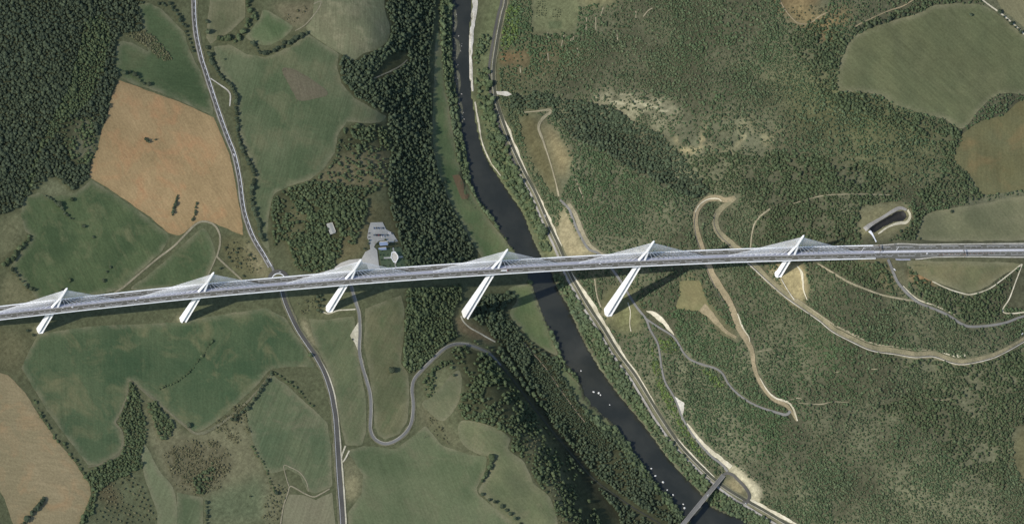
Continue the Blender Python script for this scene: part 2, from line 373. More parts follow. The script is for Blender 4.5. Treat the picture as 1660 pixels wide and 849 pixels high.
paint([(262, 735), (300, 712), (360, 715), (378, 750), (355, 795), (318, 802), (285, 790)], C(96, 92, 74), 3, 0.8, 3)
paint([(330, 805), (420, 770), (452, 800), (430, 849), (330, 849)], C(92, 100, 78), 3, 0.9, 2)
paint([(430, 770), (470, 790), (452, 849), (425, 849)], C(124, 120, 98), 3, 0.7, 3)
paint([(150, 785), (180, 775), (202, 806), (190, 822), (165, 815), (158, 800)], C(88, 82, 64), 2, 0.9, 2)
paint([(135, 849), (150, 812), (180, 822), (250, 845), (250, 900), (130, 900)], C(88, 92, 72), 2, 0.9)
paint([(178, 774), (215, 768), (235, 790), (252, 845), (200, 812)], C(94, 98, 76), 2, 0.9)
paint([(545, 735), (575, 745), (586, 775), (578, 800), (563, 815), (556, 780)], C(116, 112, 90), 3, 0.8, 2)
paint([(556, 775), (580, 772), (584, 790), (574, 808), (562, 814), (557, 800)], C(132, 126, 100), 1, .8, 3)
paint([(485, 512), (493, 514), (502, 540), (512, 566), (503, 562), (494, 540)], C(160, 150, 124), 1, 0.8, 2)
paint([(690, 612), (744, 585), (748, 640), (740, 670), (700, 660), (688, 640)], C(104, 106, 82), 3, 1)
paint([(672, 650), (690, 655), (720, 690), (760, 730), (790, 738), (770, 738), (735, 722), (705, 690), (680, 690)], C(114, 110, 88), 3, 0.8, 3)
paint([(840, 650), (880, 700), (910, 760), (940, 849), (905, 849), (890, 790), (860, 735), (828, 690)], C(104, 104, 80), 3, 0.9, 3)
paint([(738, 512), (800, 545), (800, 556), (765, 548), (742, 536)], C(112, 100, 80), 1, 1, 2)
paint([(480, 492), (520, 480), (575, 490), (580, 506), (500, 512), (476, 512)], C(96, 98, 74), 3, 0.8, 2)
# right bank and hillside
paint([(770, 60), (800, 0), (818, 0), (800, 80), (800, 170), (840, 260), (880, 340), (910, 420), (890, 425), (860, 370), (800, 270), (775, 200)], C(98, 104, 78), 2, 0.9, 2)
paint([(812, 85), (855, 83), (856, 106), (812, 104)], C(126, 98, 72), 1, 0.9, 1)
paint([(868, -80), (942, -80), (940, 20), (930, 53), (864, 53)], C(98, 102, 78), 1, 0.9)
paint([(889, 35), (910, 35), (910, 46), (889, 46)], C(84, 92, 70), 0, 0.9)
paint([(940, -80), (1010, -80), (1000, 6), (940, 12)], C(112, 110, 84), 2, 0.9)
paint([(800, 110), (860, 60), (900, 60), (960, 90), (900, 120), (850, 130), (810, 145)], C(94, 90, 70), 4, 0.8, 4)
paint([(842, 190), (868, 185), (878, 210), (890, 250), (902, 290), (906, 318), (888, 305), (862, 262), (846, 222)], C(92, 88, 66), 2, 1, 1)
paint([(880, 192), (900, 212), (918, 240), (926, 262), (918, 285), (905, 284), (894, 255), (884, 222)], C(122, 113, 88), 2, 1, 3)
paint([(948, 155), (985, 149), (1020, 148), (1060, 153), (1092, 160), (1108, 182), (1098, 208), (1062, 206), (1020, 197), (990, 190), (962, 176)], C(128, 125, 105), 4, 1, 8, 0.30)
paint([(960, 158), (1010, 152), (1070, 160), (1085, 180), (1040, 190), (985, 180)], C(166, 161, 138), 0, 0.85, 8, 0.50, True)
paint([(1092, 222), (1106, 224), (1112, 238), (1126, 236), (1140, 212), (1158, 196), (1162, 204), (1150, 224), (1128, 248), (1104, 244)], C(172, 158, 124), 1, 0.85, 6, 0.40)
paint([(1140, 205), (1200, 190), (1260, 210), (1280, 235), (1200, 240), (1150, 240)], C(138, 132, 106), 4, 0.8, 8, 0.45)
paint([(1250, -80), (1300, -80), (1330, 0), (1300, 22), (1280, 15), (1268, 20), (1250, 0)], C(118, 100, 74), 2, 0.7, 3)
paint([(1266, 14), (1290, 4), (1310, 6), (1330, 30), (1345, 22), (1375, 10), (1380, 30), (1350, 58), (1330, 58), (1305, 44), (1290, 40)], C(124, 110, 82), 3, 0.9, 4)
paint([(1340, 60), (1356, 62), (1346, 75), (1330, 60)], C(136, 106, 76), 2, 0.9, 3)
paint([(1225, 120), (1400, 110), (1560, 250), (1500, 290), (1400, 260), (1300, 200)], C(96, 98, 66), 12, 0.6, 8)
paint([(1264, 425), (1300, 425), (1310, 470), (1300, 492), (1285, 496), (1268, 468), (1250, 440), (1246, 430)], C(140, 130, 102), 2, 1, 3)
paint([(1292, 430), (1304, 438), (1308, 468), (1296, 480), (1300, 455)], C(176, 160, 126), 1, 0.7, 2)
paint([(1390, 340), (1460, 328), (1482, 345), (1476, 372), (1430, 390), (1398, 385)], C(116, 112, 88), 2, 0.9)
paint([(1400, 415), (1450, 415), (1450, 450), (1470, 480), (1440, 470), (1420, 440)], C(114, 108, 84), 3, 0.9, 2)
paint([(1474, 440), (1500, 446), (1520, 458), (1505, 462), (1480, 450)], C(158, 122, 88), 2, 0.9, 3)
paint([(1470, 420), (1660, 420), (1650, 430), (1470, 438)], C(96, 96, 74), 2, 0.9)
paint([(1100, 452), (1120, 440), (1140, 470), (1160, 500), (1196, 545), (1180, 550), (1160, 530), (1140, 508)], C(112, 108, 82), 2, 0.6, 2)
paint([(1176, 758), (1190, 754), (1206, 768), (1222, 780), (1235, 795), (1231, 810), (1224, 820), (1214, 814), (1218, 800), (1206, 786), (1190, 768)], C(188, 180, 156), 1, 1, 2)
paint([(1172, 780), (1190, 776), (1204, 790), (1206, 806), (1190, 796)], C(140, 130, 104), 1, 0.9, 2)
paint([(975, 500), (990, 470), (1030, 470), (1040, 530), (1020, 540), (1000, 535), (985, 520)], C(112, 112, 82), 3, 0.9, 2)
paint([(895, 405), (915, 330), (925, 350), (950, 400), (970, 415), (930, 420)], C(152, 142, 116), 2, 0.9, 3)
paint([(1640, 720), (1660, 690), (1760, 690), (1760, 800), (1655, 780), (1642, 750)], C(96, 94, 72), 2, 1)
for (a, b, rr) in ((63, 537, 9), (296, 519, 9), (533, 501, 7), (754, 511, 8), (986, 506, 10), (1264, 446, 9)):
    paint(ell(a, b, rr, rr * 0.8), C(150, 142, 118), 2, 0.9, 2)
# big soft drift and speckle of the soil itself
col *= (0.82 + 0.36 * fbm(GU, GV, 18, 55, 4))[..., None] * (0.86 + 0.28 * rng.random(GU.shape))[..., None]

col[..., 2] *= .90
# ------------------------------------------------------------------ the ground sheet
gverts = W(GU.ravel(), GV.ravel(), H.ravel())
idx = np.arange(NU * NV).reshape(NV, NU)
faces = np.stack([idx[1:, :-1], idx[1:, 1:], idx[:-1, 1:], idx[:-1, :-1]], -1).reshape(-1, 4)
gme = np_mesh('ground', gverts, faces)
at = gme.color_attributes.new('Soil', 'FLOAT_COLOR', 'POINT')
at.data.foreach_set('color', np.concatenate([np.clip(col, 0.01, 0.9).reshape(-1, 3), np.ones((NU * NV, 1))], 1).astype(np.float32).ravel())
m, nt, b = new_mat('ground_soil', 0.95, 0.04); p = gpos(nt)
ca = nd(nt, 'ShaderNodeVertexColor', layer_name='Soil')
c_ = grain(nt, p, ca.outputs['Color'], 0.22, 0.12)
nt.links.new(grain(nt, p, c_, 0.25, 0.6), b.inputs['Base Color'])
M['ground'] = m
ground = tag(obj('ground', gme, m, smooth=True), 'rolling valley floor of rough grass and stony hillside', None, None, 'structure')

NOTREE = []                                   # (polyline, half width) and polygons where nothing tall grows
NOPOLY = []
# ------------------------------------------------------------------ sheets that follow the ground
def sheet(name, poly, mat, label, lift=0.5, step=6.0, smooth=True, kind='structure', wob=0.0, notree=True):
    pl = crom(poly, 4, True) if smooth else np.asarray(poly, float)
    if name.endswith(('field', 'meadow', 'pasture')):
        wob = 1.3
        if not smooth:
            q_ = np.concatenate([pl, pl[:1]]); d_ = np.concatenate([[0], np.cumsum(np.hypot(*np.diff(q_, axis=0).T))]); s_ = np.linspace(0, d_[-1], int(d_[-1] / 4))[:-1]
            pl = np.stack([np.interp(s_, d_, q_[:, 0]), np.interp(s_, d_, q_[:, 1])], -1)
    if wob:
        k = np.arange(len(pl)); d = np.roll(pl, -1, 0) - np.roll(pl, 1, 0); nrm = np.stack([d[:, 1], -d[:, 0]], -1) / (np.hypot(*d.T)[:, None] + 1e-6)
        pl = pl + nrm * ((fbm(pl[:, 0], pl[:, 1], 12, 5, 3) - 0.5) * 2 * wob)[:, None]
    n = len(pl); x0, y0 = pl.min(0); x1, y1 = pl.max(0)
    qu, qv = np.meshgrid(np.arange(x0, x1, step), np.arange(y0, y1, step)); qu = qu.ravel(); qv = qv.ravel()
    ok = inside(pl, qu, qv)
    if ok.any():
        qu, qv = qu[ok], qv[ok]; dd = dist_poly(np.concatenate([pl, pl[:1]]), qu, qv); qu, qv = qu[dd > step * .4], qv[dd > step * .4]
    pts = [Vector(q) for q in pl] + [Vector(q) for q in zip(qu, qv)]
    vs, es, fs, *_ = delaunay_2d_cdt(pts, [(i, (i + 1) % n) for i in range(n)], [], 1, 1e-4)
    a = np.array([tuple(q) for q in vs])
    rim = np.clip(1 - dist_poly(np.concatenate([pl, pl[:1]]), a[:, 0], a[:, 1]) / 9.0, 0, 1)
    me = bpy.data.meshes.new(name); me.from_pydata([tuple(q) for q in PA(a, lift)], [], [tuple(f) for f in fs]); me.update()
    bm = bmesh.new(); bm.from_mesh(me)
    for f in bm.faces:
        if f.normal.z < 0: f.normal_flip()
    bm.to_mesh(me); bm.free()
    if len(me.vertices) == len(rim): me.attributes.new('rim', 'FLOAT', 'POINT').data.foreach_set('value', rim.astype(np.float32))
    o = obj(name, me, mat, smooth=True)
    if notree: NOPOLY.append(pl)
    return tag(o, label, None, None, kind)
def ribbon(name, pts, width, mat, label, lift=0.8, off=0.0, kind='structure', jit=0.0, closed=False, clear=1.0, step=2.0, dash=None):
    c = crom(pts, step, closed); n = len(c)
    d = (np.roll(c, -1, 0) - np.roll(c, 1, 0)) if closed else np.gradient(c, axis=0)
    nrm = np.stack([-d[:, 1], d[:, 0]], -1) / (np.hypot(*d.T)[:, None] + 1e-9)
    wd = np.interp(np.linspace(0, 1, n), np.linspace(0, 1, len(width)), width) if hasattr(width, '__len__') else np.full(n, float(width))
    j = 1.0 + jit * 2 * (fbm(c[:, 0], c[:, 1], 9, 41, 3) - 0.5) if jit else 1.0
    j2 = 1.0 + jit * 2 * (fbm(c[:, 0], c[:, 1], 9, 141, 3) - 0.5) if jit else 1.0
    cs = np.array([-.5, -.17, .17, .5])
    ww = np.stack([wd * j if q < 0 else wd * j2 for q in cs], 1)
    q = c[:, None, :] + nrm[:, None, :] * (off + cs[None, :] * ww)[..., None]
    vs = PA(q, lift).reshape(-1, 3)
    ids = np.arange(n * 4).reshape(n, 4)
    if closed: ids = np.concatenate([ids, ids[:1]])
    fs = np.stack([ids[:-1, :-1], ids[:-1, 1:], ids[1:, 1:], ids[1:, :-1]], -1)
    if dash:
        keep = (np.arange(len(fs)) * step) % (dash[0] + dash[1]) < dash[0]; fs = fs[keep]
    fs = fs.reshape(-1, 4)
    a, b_, c2 = vs[fs[0][0]], vs[fs[0][1]], vs[fs[0][2]]
    if np.cross(b_ - a, c2 - a)[2] < 0: fs = fs[:, ::-1]
    o = obj(name, np_mesh(name, vs, fs), mat, smooth=True)
    if clear: NOTREE.append((c + nrm * off, float(np.max(wd)) / 2 * clear + 0.8))
    return tag(o, label, None, None, kind)

# ------------------------------------------------------------------ fields
GRN = C(77, 93, 71); GRN2 = C(88, 99, 76); DRY = C(108, 110, 86)
F = field_mat
sheet('ploughed_field', [(193, 130), (240, 147), (290, 165), (330, 183), (346, 190), (352, 205), (362, 228), (371, 250), (379, 280), (385, 320), (392, 360), (394, 382), (380, 376), (350, 363), (330, 357), (316, 362), (300, 376), (289, 382), (272, 377), (240, 350),
       (200, 322), (170, 302), (144, 287), (148, 262), (158, 240), (164, 212), (174, 190), (178, 165), (183, 148)], F('bare_tan_soil', C(168, 144, 110), C(142, 122, 92), C(168, 130, 97), 28, .05, 9, .008), 'large tan ploughed field beside the main road', smooth=False)
sheet('crop_field', [(224, 8), (240, 4), (262, 15), (286, 40), (300, 54), (303, 72), (315, 98), (326, 118), (337, 148), (346, 178), (344, 186), (330, 181), (290, 163), (245, 145), (215, 136), (194, 125), (188, 108), (188, 80), (194, 66), (215, 70), (240, 84), (232, 50)],
      F('deep_green_crop', C(71, 86, 62), C(80, 92, 67), C(94, 98, 74), -40, .05, 9, .007), 'dark green crop field north of the tan field', smooth=False)
sheet('crop_field', [(147, 291), (200, 325), (240, 353), (276, 382), (262, 408), (230, 436), (196, 468), (140, 482), (62, 488), (46, 468), (28, 446), (14, 434), (48, 392), (53, 383), (40, 375), (32, 345), (38, 320), (62, 311), (76, 318), (104, 316), (122, 313)],
      F('green_meadow', C(71, 86, 62), C(80, 92, 66), C(104, 106, 80), 32, .07, 7, .012), 'green field south of the tan field', smooth=False)
sheet('crop_field', [(325, 371), (333, 373), (345, 396), (349, 416), (338, 444), (325, 462), (215, 470), (240, 446), (270, 420), (300, 392)], F('green_triangle', C(71, 86, 62), C(80, 92, 67), C(98, 100, 76), 40, .05), 'small green field in the bend of the farm track')
sheet('pasture', [(340, 0), (396, -10), (398, 28), (374, 50), (352, 64), (341, 72), (334, 60), (336, 30)], F('olive_pasture', C(98, 100, 78), C(110, 108, 86), C(88, 98, 72), 60, .06), 'olive pasture in the top left beside the main road', smooth=False)
sheet('pasture', [(346, 76), (372, 72), (400, 88), (430, 93), (470, 76), (497, 54), (549, 87), (547, 110), (553, 135), (574, 158), (600, 174), (627, 188), (618, 198), (598, 200), (562, 197), (547, 220), (543, 246), (524, 274), (500, 293), (470, 301), (444, 314), (437, 340),
       (432, 378), (438, 412), (424, 394), (418, 368), (411, 340), (410, 312), (414, 285), (408, 262), (396, 240), (387, 210), (385, 170), (376, 140), (360, 120), (350, 100)], F('broad_green_pasture', C(81, 93, 70), C(91, 98, 76), C(102, 102, 80), 75, .08, 6, .007), 'broad green pasture between the main road and the wood', smooth=False)
sheet('fallow_field', [(457, 114), (471, 111), (500, 125), (531, 150), (518, 158), (486, 163), (475, 150)], F('grey_fallow', C(104, 98, 84), C(96, 93, 78), None, 50, .05), 'grey brown fallow patch in the broad pasture', .85)
sheet('stubble_field', [(524, -30), (612, -30), (624, 18), (632, 45), (628, 66), (612, 80), (590, 86), (573, 97), (550, 86), (498, 50), (505, 30)], F('dry_stubble', C(124, 122, 98), C(112, 114, 90), C(148, 142, 116), 65, .10, 8, .014), 'pale dry field ringed by woodland at the top')
sheet('meadow', [(428, 16), (450, 26), (470, 40), (474, 46), (458, 62), (430, 74), (398, 62), (405, 50), (420, 32)], F('fresh_meadow', C(82, 98, 70), C(92, 102, 76), None, 40, .05), 'small bright green meadow below the top woodland')
sheet('crop_field', [(60, 542), (140, 529), (290, 522), (340, 513), (430, 499), (462, 514), (482, 546), (500, 574), (510, 595), (470, 594), (444, 597), (434, 602), (420, 620), (394, 645), (350, 684), (324, 699), (308, 698), (288, 684), (250, 647), (226, 628), (212, 615), (206, 640),
       (196, 668), (186, 685), (198, 702), (199, 716), (194, 734), (160, 752), (142, 754), (112, 715), (72, 660), (48, 620), (34, 596), (46, 570)], F('blue_green_crop', C(68, 86, 64), C(80, 92, 69), C(112, 110, 84), 60, .05, 8, .008), 'large blue green crop field below the viaduct', smooth=False)
sheet('ploughed_field', [(-120, 560), (0, 605), (12, 608), (40, 636), (62, 672), (90, 712), (120, 747), (145, 786), (147, 802), (138, 826), (122, 860), (60, 910), (20, 849), (8, 812), (-10, 780), (-140, 760)], F('pale_tan_soil', C(151, 137, 110), C(132, 121, 96), C(152, 128, 99), -35, .05, 9, .009), 'pale tan ploughed field in the bottom left corner', smooth=False)
sheet('meadow', [(232, 722), (240, 728), (258, 762), (283, 798), (284, 860), (256, 860), (254, 830), (236, 780), (229, 750)], F('pale_meadow', C(110, 114, 90), C(104, 110, 86), None, 80, .05), 'pale green strip beside the orchard')
sheet('crop_field', [(286, 798), (328, 806), (330, 870), (286, 870)], F('dull_green_plot', C(84, 95, 72), C(92, 100, 77), None, 80, .08), 'small dull green plot at the bottom edge', smooth=False)
sheet('pasture', [(440, 606), (462, 622), (500, 656), (530, 684), (536, 720), (538, 788), (512, 800), (498, 796), (486, 770), (466, 760), (440, 768), (428, 760), (412, 722), (402, 690), (398, 662), (422, 626)], F('olive_green_pasture', C(86, 99, 76), C(94, 101, 78), C(112, 110, 90), 80, .09, 7, .009), 'olive green pasture west of the lower main road', smooth=False)
sheet('stubble_field', [(468, 802), (490, 802), (512, 810), (538, 798), (546, 870), (456, 870), (460, 822)], F('pale_stubble', C(126, 122, 102), C(118, 116, 96), None, 78, .06), 'pale stubble field at the bottom by the main road', smooth=False)
sheet('pasture', [(500, 516), (530, 518), (574, 512), (579, 560), (582, 590), (592, 640), (594, 700), (586, 722), (560, 722), (552, 690), (545, 645), (530, 596), (512, 560)], F('striped_pasture', C(90, 100, 76), C(97, 102, 78), C(106, 106, 84), 86, .07, 7), 'long olive pasture between the two winding roads', smooth=False)
sheet('pasture', [(592, 500), (650, 478), (656, 500), (655, 545), (649, 588), (662, 606), (664, 640), (660, 684), (646, 704), (625, 712), (612, 705), (607, 690), (606, 655), (598, 605), (590, 560)], F('brown_green_pasture', C(95, 99, 75), C(103, 102, 79), C(88, 97, 71), 84, .06), 'brown green pasture inside the loop of the winding road', smooth=False)
sheet('pasture', [(562, 730), (590, 722), (612, 724), (640, 728), (668, 708), (690, 690), (716, 722), (760, 736), (789, 740), (786, 768), (772, 792), (776, 802), (830, 846), (836, 880), (566, 880), (564, 830), (586, 800), (588, 770)], F('wide_olive_pasture', C(90, 101, 76), C(97, 104, 80), C(104, 106, 84), 40, .05, 8, .008), 'wide olive pasture at the bottom centre', smooth=False)
sheet('pasture', [(684, 655), (702, 640), (742, 600), (748, 630), (742, 655), (720, 682), (700, 672)], F('rough_olive', C(100, 106, 82), C(106, 106, 84), None, 30, .04), 'small rough pasture beside the cliff top wood')
sheet('pasture', [(748, 682), (788, 688), (826, 708), (824, 728), (850, 750), (866, 784), (892, 808), (902, 860), (842, 868), (790, 808), (776, 796), (792, 766), (796, 742), (770, 734), (745, 712)], F('cliff_top_pasture', C(96, 103, 78), C(104, 106, 82), C(112, 110, 88), 20, .04, 8, .01), 'olive pasture along the cliff top wood')
sheet('meadow', [(706, 58), (714, 60), (719, 120), (730, 190), (736, 225), (742, 262), (758, 300), (788, 350), (818, 388), (838, 415), (860, 440), (800, 440), (776, 410), (752, 370), (727, 320), (708, 270), (701, 220), (703, 150)], F('river_meadow', C(86, 102, 72), C(94, 106, 76), C(104, 106, 80), 70, .04), 'bright green meadow strip between forest and river')
sheet('ploughed_field', [(733, 284), (744, 282), (754, 300), (763, 320), (750, 324), (740, 304)], F('brown_plot', C(118, 98, 78), C(110, 95, 76), None, 70, .06), 'narrow brown plot in the river meadow', .85, smooth=False)
sheet('meadow', [(824, 468), (858, 460), (867, 476), (880, 512), (890, 540), (904, 574), (890, 570), (862, 552), (844, 532), (826, 508), (838, 486)], F('green_river_meadow', C(86, 104, 72), C(98, 106, 76), None, 50, .04), 'green riverside meadow in the pier shadow')
sheet('meadow', [(906, 600), (918, 602), (940, 625), (965, 655), (990, 690), (984, 692), (956, 668), (930, 640)], F('lower_river_meadow', C(98, 106, 78), C(90, 102, 74), None, 50, .04), 'narrow meadow on the left river bank')
sheet('pasture', [(1369, 86), (1381, 64), (1402, 50), (1440, 36), (1490, 21), (1518, 8), (1590, 7), (1625, 28), (1662, 58), (1720, 100), (1720, 150), (1660, 153), (1622, 152), (1592, 174), (1562, 208), (1530, 193), (1460, 173), (1430, 156), (1396, 149), (1362, 147), (1359, 120)],
      F('plateau_grass', C(95, 98, 74), C(88, 93, 70), C(100, 102, 78), 12, .07, 9, .006), 'great olive field on the plateau at the top right')
sheet('fallow_field', [(1562, 216), (1590, 197), (1626, 186), (1660, 162), (1740, 140), (1740, 320), (1660, 308), (1596, 315), (1574, 285), (1549, 262), (1550, 244), (1558, 230)], F('brown_plateau', C(103, 99, 72), C(97, 96, 72), C(114, 101, 74), 60, .05, 9, .008), 'brown olive field at the right edge')
sheet('pasture', [(1502, 348), (1540, 338), (1582, 332), (1602, 328), (1660, 318), (1760, 318), (1760, 391), (1660, 390), (1500, 389), (1490, 375)], F('grey_green_pasture', C(102, 104, 82), C(108, 107, 86), None, 20, .04), 'grey green pasture above the motorway')
sheet('pasture', [(1472, 424), (1530, 423), (1652, 427), (1626, 446), (1600, 464), (1572, 474), (1540, 465), (1508, 454), (1486, 442)], F('dull_pasture', C(100, 101, 78), C(107, 103, 80), C(92, 96, 72), 25, .05), 'dull green pasture below the motorway')
sheet('stubble_field', [(1602, -30), (1760, -30), (1760, 110), (1664, 46), (1626, 16)], F('tan_corner', C(122, 118, 94), C(116, 113, 90), None, 35, .05), 'pale field corner beyond the white lane', smooth=False)
sheet('pasture', [(1102, 456), (1136, 455), (1140, 472), (1150, 495), (1158, 508), (1140, 505), (1112, 502), (1094, 500), (1102, 478)], F('dry_clearing', C(120, 114, 86), C(112, 110, 82), C(136, 128, 98), 30, .05), 'pale dry clearing in the hillside scrub', smooth=False)

# ------------------------------------------------------------------ river
m, nt, b = new_mat('river_water', 0.22, 0.5); p = gpos(nt)
cw = mixc(nt, rng_map(nt, noise(nt, p, 0.012, 4), 0.4, 0.62), (0.026, 0.029, 0.024), (0.040, 0.042, 0.034))
nt.links.new(cw, b.inputs['Base Color'])
bp = nd(nt, 'ShaderNodeBump', Strength=0.25, Distance=0.4); nt.links.new(noise(nt, p, 0.45, 4), bp.inputs['Height']); nt.links.new(bp.outputs[0], b.inputs['Normal'])
rl = crom([(q[0] - 6, q[1] + 2) for q in RIVER_L], 6); rr = crom([(q[0] + 6, q[1] - 2) for q in RIVER_R], 6)
nseg = 240
def resamp(c, n): 
    d = np.concatenate([[0], np.cumsum(np.hypot(*np.diff(c, axis=0).T))]); s = np.linspace(0, d[-1], n); return np.stack([np.interp(s, d, c[:, 0]), np.interp(s, d, c[:, 1])], -1)
rl, rr = resamp(rl, nseg), resamp(rr, nseg)
q = rl[:, None] * (1 - np.linspace(0, 1, 5))[None, :, None] + rr[:, None] * np.linspace(0, 1, 5)[None, :, None]
ids = np.arange(nseg * 5).reshape(nseg, 5)
fs = np.stack([ids[:-1, :-1], ids[1:, :-1], ids[1:, 1:], ids[:-1, 1:]], -1).reshape(-1, 4)
tag(obj('river_water', np_mesh('river_water', W(q[..., 0], q[..., 1], 0.6).reshape(-1, 3), fs), m), 'dark slow river winding under the viaduct', None, None, 'structure')
NOPOLY.append(np.array(RIV))
ribbon('gravel_bank', [(772, -40), (770, 0), (768, 30), (764, 60), (762, 90), (763, 120), (766, 148)], [9, 9, 8, 6, 7, 6, 3], M['gravel'], 'white gravel bank along the upper river', 1.0, jit=.5, off=0)
ribbon('gravel_bank', [(770, 165), (775, 195), (782, 232), (795, 262), (812, 285)], [2, 3, 2, 2, 1.5], M['chalk'], 'thin pale shingle edge of the right bank', 1.0, jit=.6)

M['shoal'] = simple('wet_shoal_gravel', C(104, 103, 88), 0.9, 0.1, 0.35, 0.3, C(78, 80, 66), 0.05)
def flat_ribbon(name, pts, width, mat, label, z):
    c = crom(pts, 1.5); d = np.gradient(c, axis=0); n_ = np.stack([-d[:, 1], d[:, 0]], -1) / (np.hypot(*d.T)[:, None] + 1e-9)
    w_ = np.interp(np.linspace(0, 1, len(c)), np.linspace(0, 1, len(width)), width); sd_ = []
    for sg, seed in ((-.5, 41), (.5, 47)): sd_.append(c + n_ * (sg * w_ * (.55 + .9 * fbm(c[:, 0], c[:, 1], 6, seed, 3)))[:, None])
    q = np.stack([sd_[0], c, sd_[1]], 1); k = np.arange(len(c) * 3).reshape(-1, 3)
    vs = W(q[..., 0], q[..., 1], z); vs[:, 1, 2] += .25
    fs = np.stack([k[:-1, :-1], k[:-1, 1:], k[1:, 1:], k[1:, :-1]], -1).reshape(-1, 4)
    if np.cross(vs.reshape(-1, 3)[fs[0][1]] - vs.reshape(-1, 3)[fs[0][0]], vs.reshape(-1, 3)[fs[0][2]] - vs.reshape(-1, 3)[fs[0][0]])[2] < 0: fs = fs[:, ::-1]
    tag(obj(name, np_mesh(name, vs.reshape(-1, 3), fs), mat, smooth=True), label, None, None, 'structure')
for pts, wd_ in (([(736, 2), (738, 20), (739, 38), (737, 52)], [1, 4, 5, 1]), ([(735, 60), (741, 68), (743, 80), (740, 96)], [1, 6, 7, 1]), ([(738, 104), (742, 118), (745, 132), (744, 150)], [1, 4, 4, 1]), ([(744, 158), (747, 172), (749, 190), (750, 200)], [1, 5, 5, 1])):
    flat_ribbon('gravel_shoal', pts, wd_, M['shoal'], 'dull gravel shoal along the left side of the upper river', .68)

# ------------------------------------------------------------------ roads and tracks
MAIN_UP = [(313, -60), (314, 0), (315, 30), (318.5, 60), (326, 94), (333, 116), (342, 144), (351, 172), (362, 204), (371, 228), (380, 252), (388, 290), (394, 335), (402, 364), (412, 388), (426, 411), (438, 432)]
MAIN_LO = [(457, 470), (462, 488), (471, 510), (483, 534), (498, 557), (513, 579), (526, 604), (536, 634), (541, 660), (544, 680), (547, 729), (550, 779), (554, 830), (558, 900)]
LOOP = [(565, 448), (570, 468), (577, 492), (582, 510), (583, 540), (582, 566), (586, 590), (594, 617), (600, 640), (601, 668), (600, 694), (607, 711), (624, 719), (643, 713), (660, 698), (668, 680), (670, 655), (668, 632), (672, 614), (686, 598), (704, 580), (722, 564), (740, 557.5), (760, 559),
        (780, 566), (796, 575), (812, 592), (832, 616), (856, 648), (884, 684), (908, 714), (934, 744), (962, 776), (994, 800), (1026, 822), (1066, 846), (1100, 868)]
RIVROAD = [(822, -60), (820, 0), (815, 22), (809, 50), (804, 80), (800, 110), (801, 140), (806, 168), (816, 198), (830, 235), (842, 262), (854, 286), (866, 308), (876, 330), (886, 354), (897, 378), (908, 402), (924, 442), (938, 468), (957, 500), (976, 528), (1002, 570), (1029, 606), (1050, 640), (1072, 676),
           (1100, 717), (1126, 746), (1161, 779), (1196, 803), (1236, 825), (1280, 851), (1340, 885)]
RAIL = [(815, -60), (813, 0), (808, 22), (802, 50), (797, 80), (793, 110), (794, 140), (799, 170), (809, 202), (823, 240), (835, 266), (847, 290), (859, 312), (869, 334), (879, 358), (890, 382), (901, 406), (917, 446), (931, 472), (950, 505), (969, 534), (995, 577), (1021, 612), (1042, 646), (1064, 682),
        (1092, 721), (1124, 754), (1156, 783), (1188, 807), (1226, 830), (1268, 856), (1320, 888)]
VG = M['verge']; AS = M['asphalt']; AP = M['asphalt_pale']; DT = M['dirt']; DB = M['dirt_brown']; CH = M['chalk']
ribbon('road_verge', MAIN_UP, 11, VG, 'dry verge of the upper main road', .95, jit=.35)
ribbon('road', MAIN_UP, 5.2, AS, 'asphalt main road running down to the roundabout', 1.25)
ribbon('road_marking', MAIN_UP, 0.9, M['paint'], 'white edge line of the upper main road', 1.4, off=-2.3, clear=0)
ribbon('road_verge', MAIN_UP, 1.8, M['ballast'], 'pale stony shoulder of the upper main road', 1.15, off=3.4, clear=0, jit=.5)
ribbon('road_marking', MAIN_UP, 0.35, M['paint'], 'dashed centre line of the upper main road', 1.4, clear=0, dash=(4, 6))
ribbon('road_verge', MAIN_LO, [12, 12, 13, 14, 14, 14], VG, 'dry verge of the lower main road', .95, jit=.35)
ribbon('road_verge', [(510, 571), (521, 588), (532, 610), (541, 636), (546, 664), (549, 690), (553, 740), (557, 790), (561, 860)], [2, 3.5, 2.4, 2, 2, 2.5, 2, 3, 3], CH, 'white stony shoulder of the lower main road', 1.1, jit=.3)
ribbon('road', MAIN_LO, [5.5, 6, 7, 8.5, 9, 9], AS, 'asphalt main road leaving the viaduct shadow', 1.25)
ribbon('road_marking', [(q[0], q[1]) for q in MAIN_LO], 0.4, M['paint'], 'pale edge line of the lower main road', 1.4, off=3.0, clear=0)
RBC = (451, 452)
sheet('roundabout', ell(*RBC, 17.5, 15.5), AS, 'asphalt roundabout partly hidden by the viaduct', 1.4, 4)
sheet('traffic_island', ell(*RBC, 9.5, 8.2), VG, 'pale grass island of the roundabout', 1.7, 4)
ribbon('kerb', ell(*RBC, 10.2, 8.9), 1.2, M['concrete'], 'concrete kerb ring of the roundabout', 1.8, closed=True, clear=0)
ribbon('road', [(431, 421), (439, 430), (443, 440), (440, 449)], 4, AP, 'short pale slip into the roundabout', 1.32)
ribbon('road_verge', LOOP[:26], [8, 8, 8, 8, 8, 7, 8, 8], VG, 'dry verge of the winding road', 1.0, jit=.4)
ribbon('road', LOOP[26:], 2.2, M['shade_lane'], 'lane painted in shade tones descending through the shaded wood', 1.2)
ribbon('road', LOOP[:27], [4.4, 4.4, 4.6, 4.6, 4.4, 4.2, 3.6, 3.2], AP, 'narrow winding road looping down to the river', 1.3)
ribbon('road_marking', LOOP[:24], 0.5, M['gravel'], 'pale line beside the winding road', 1.42, off=-2.3, clear=0)
sheet('lay_by', [(582, 520), (581, 545), (580, 568), (575, 556), (567, 544), (572, 535)], M['chalk'], 'pale triangular lay by of the winding road', 1.15, 5, False)
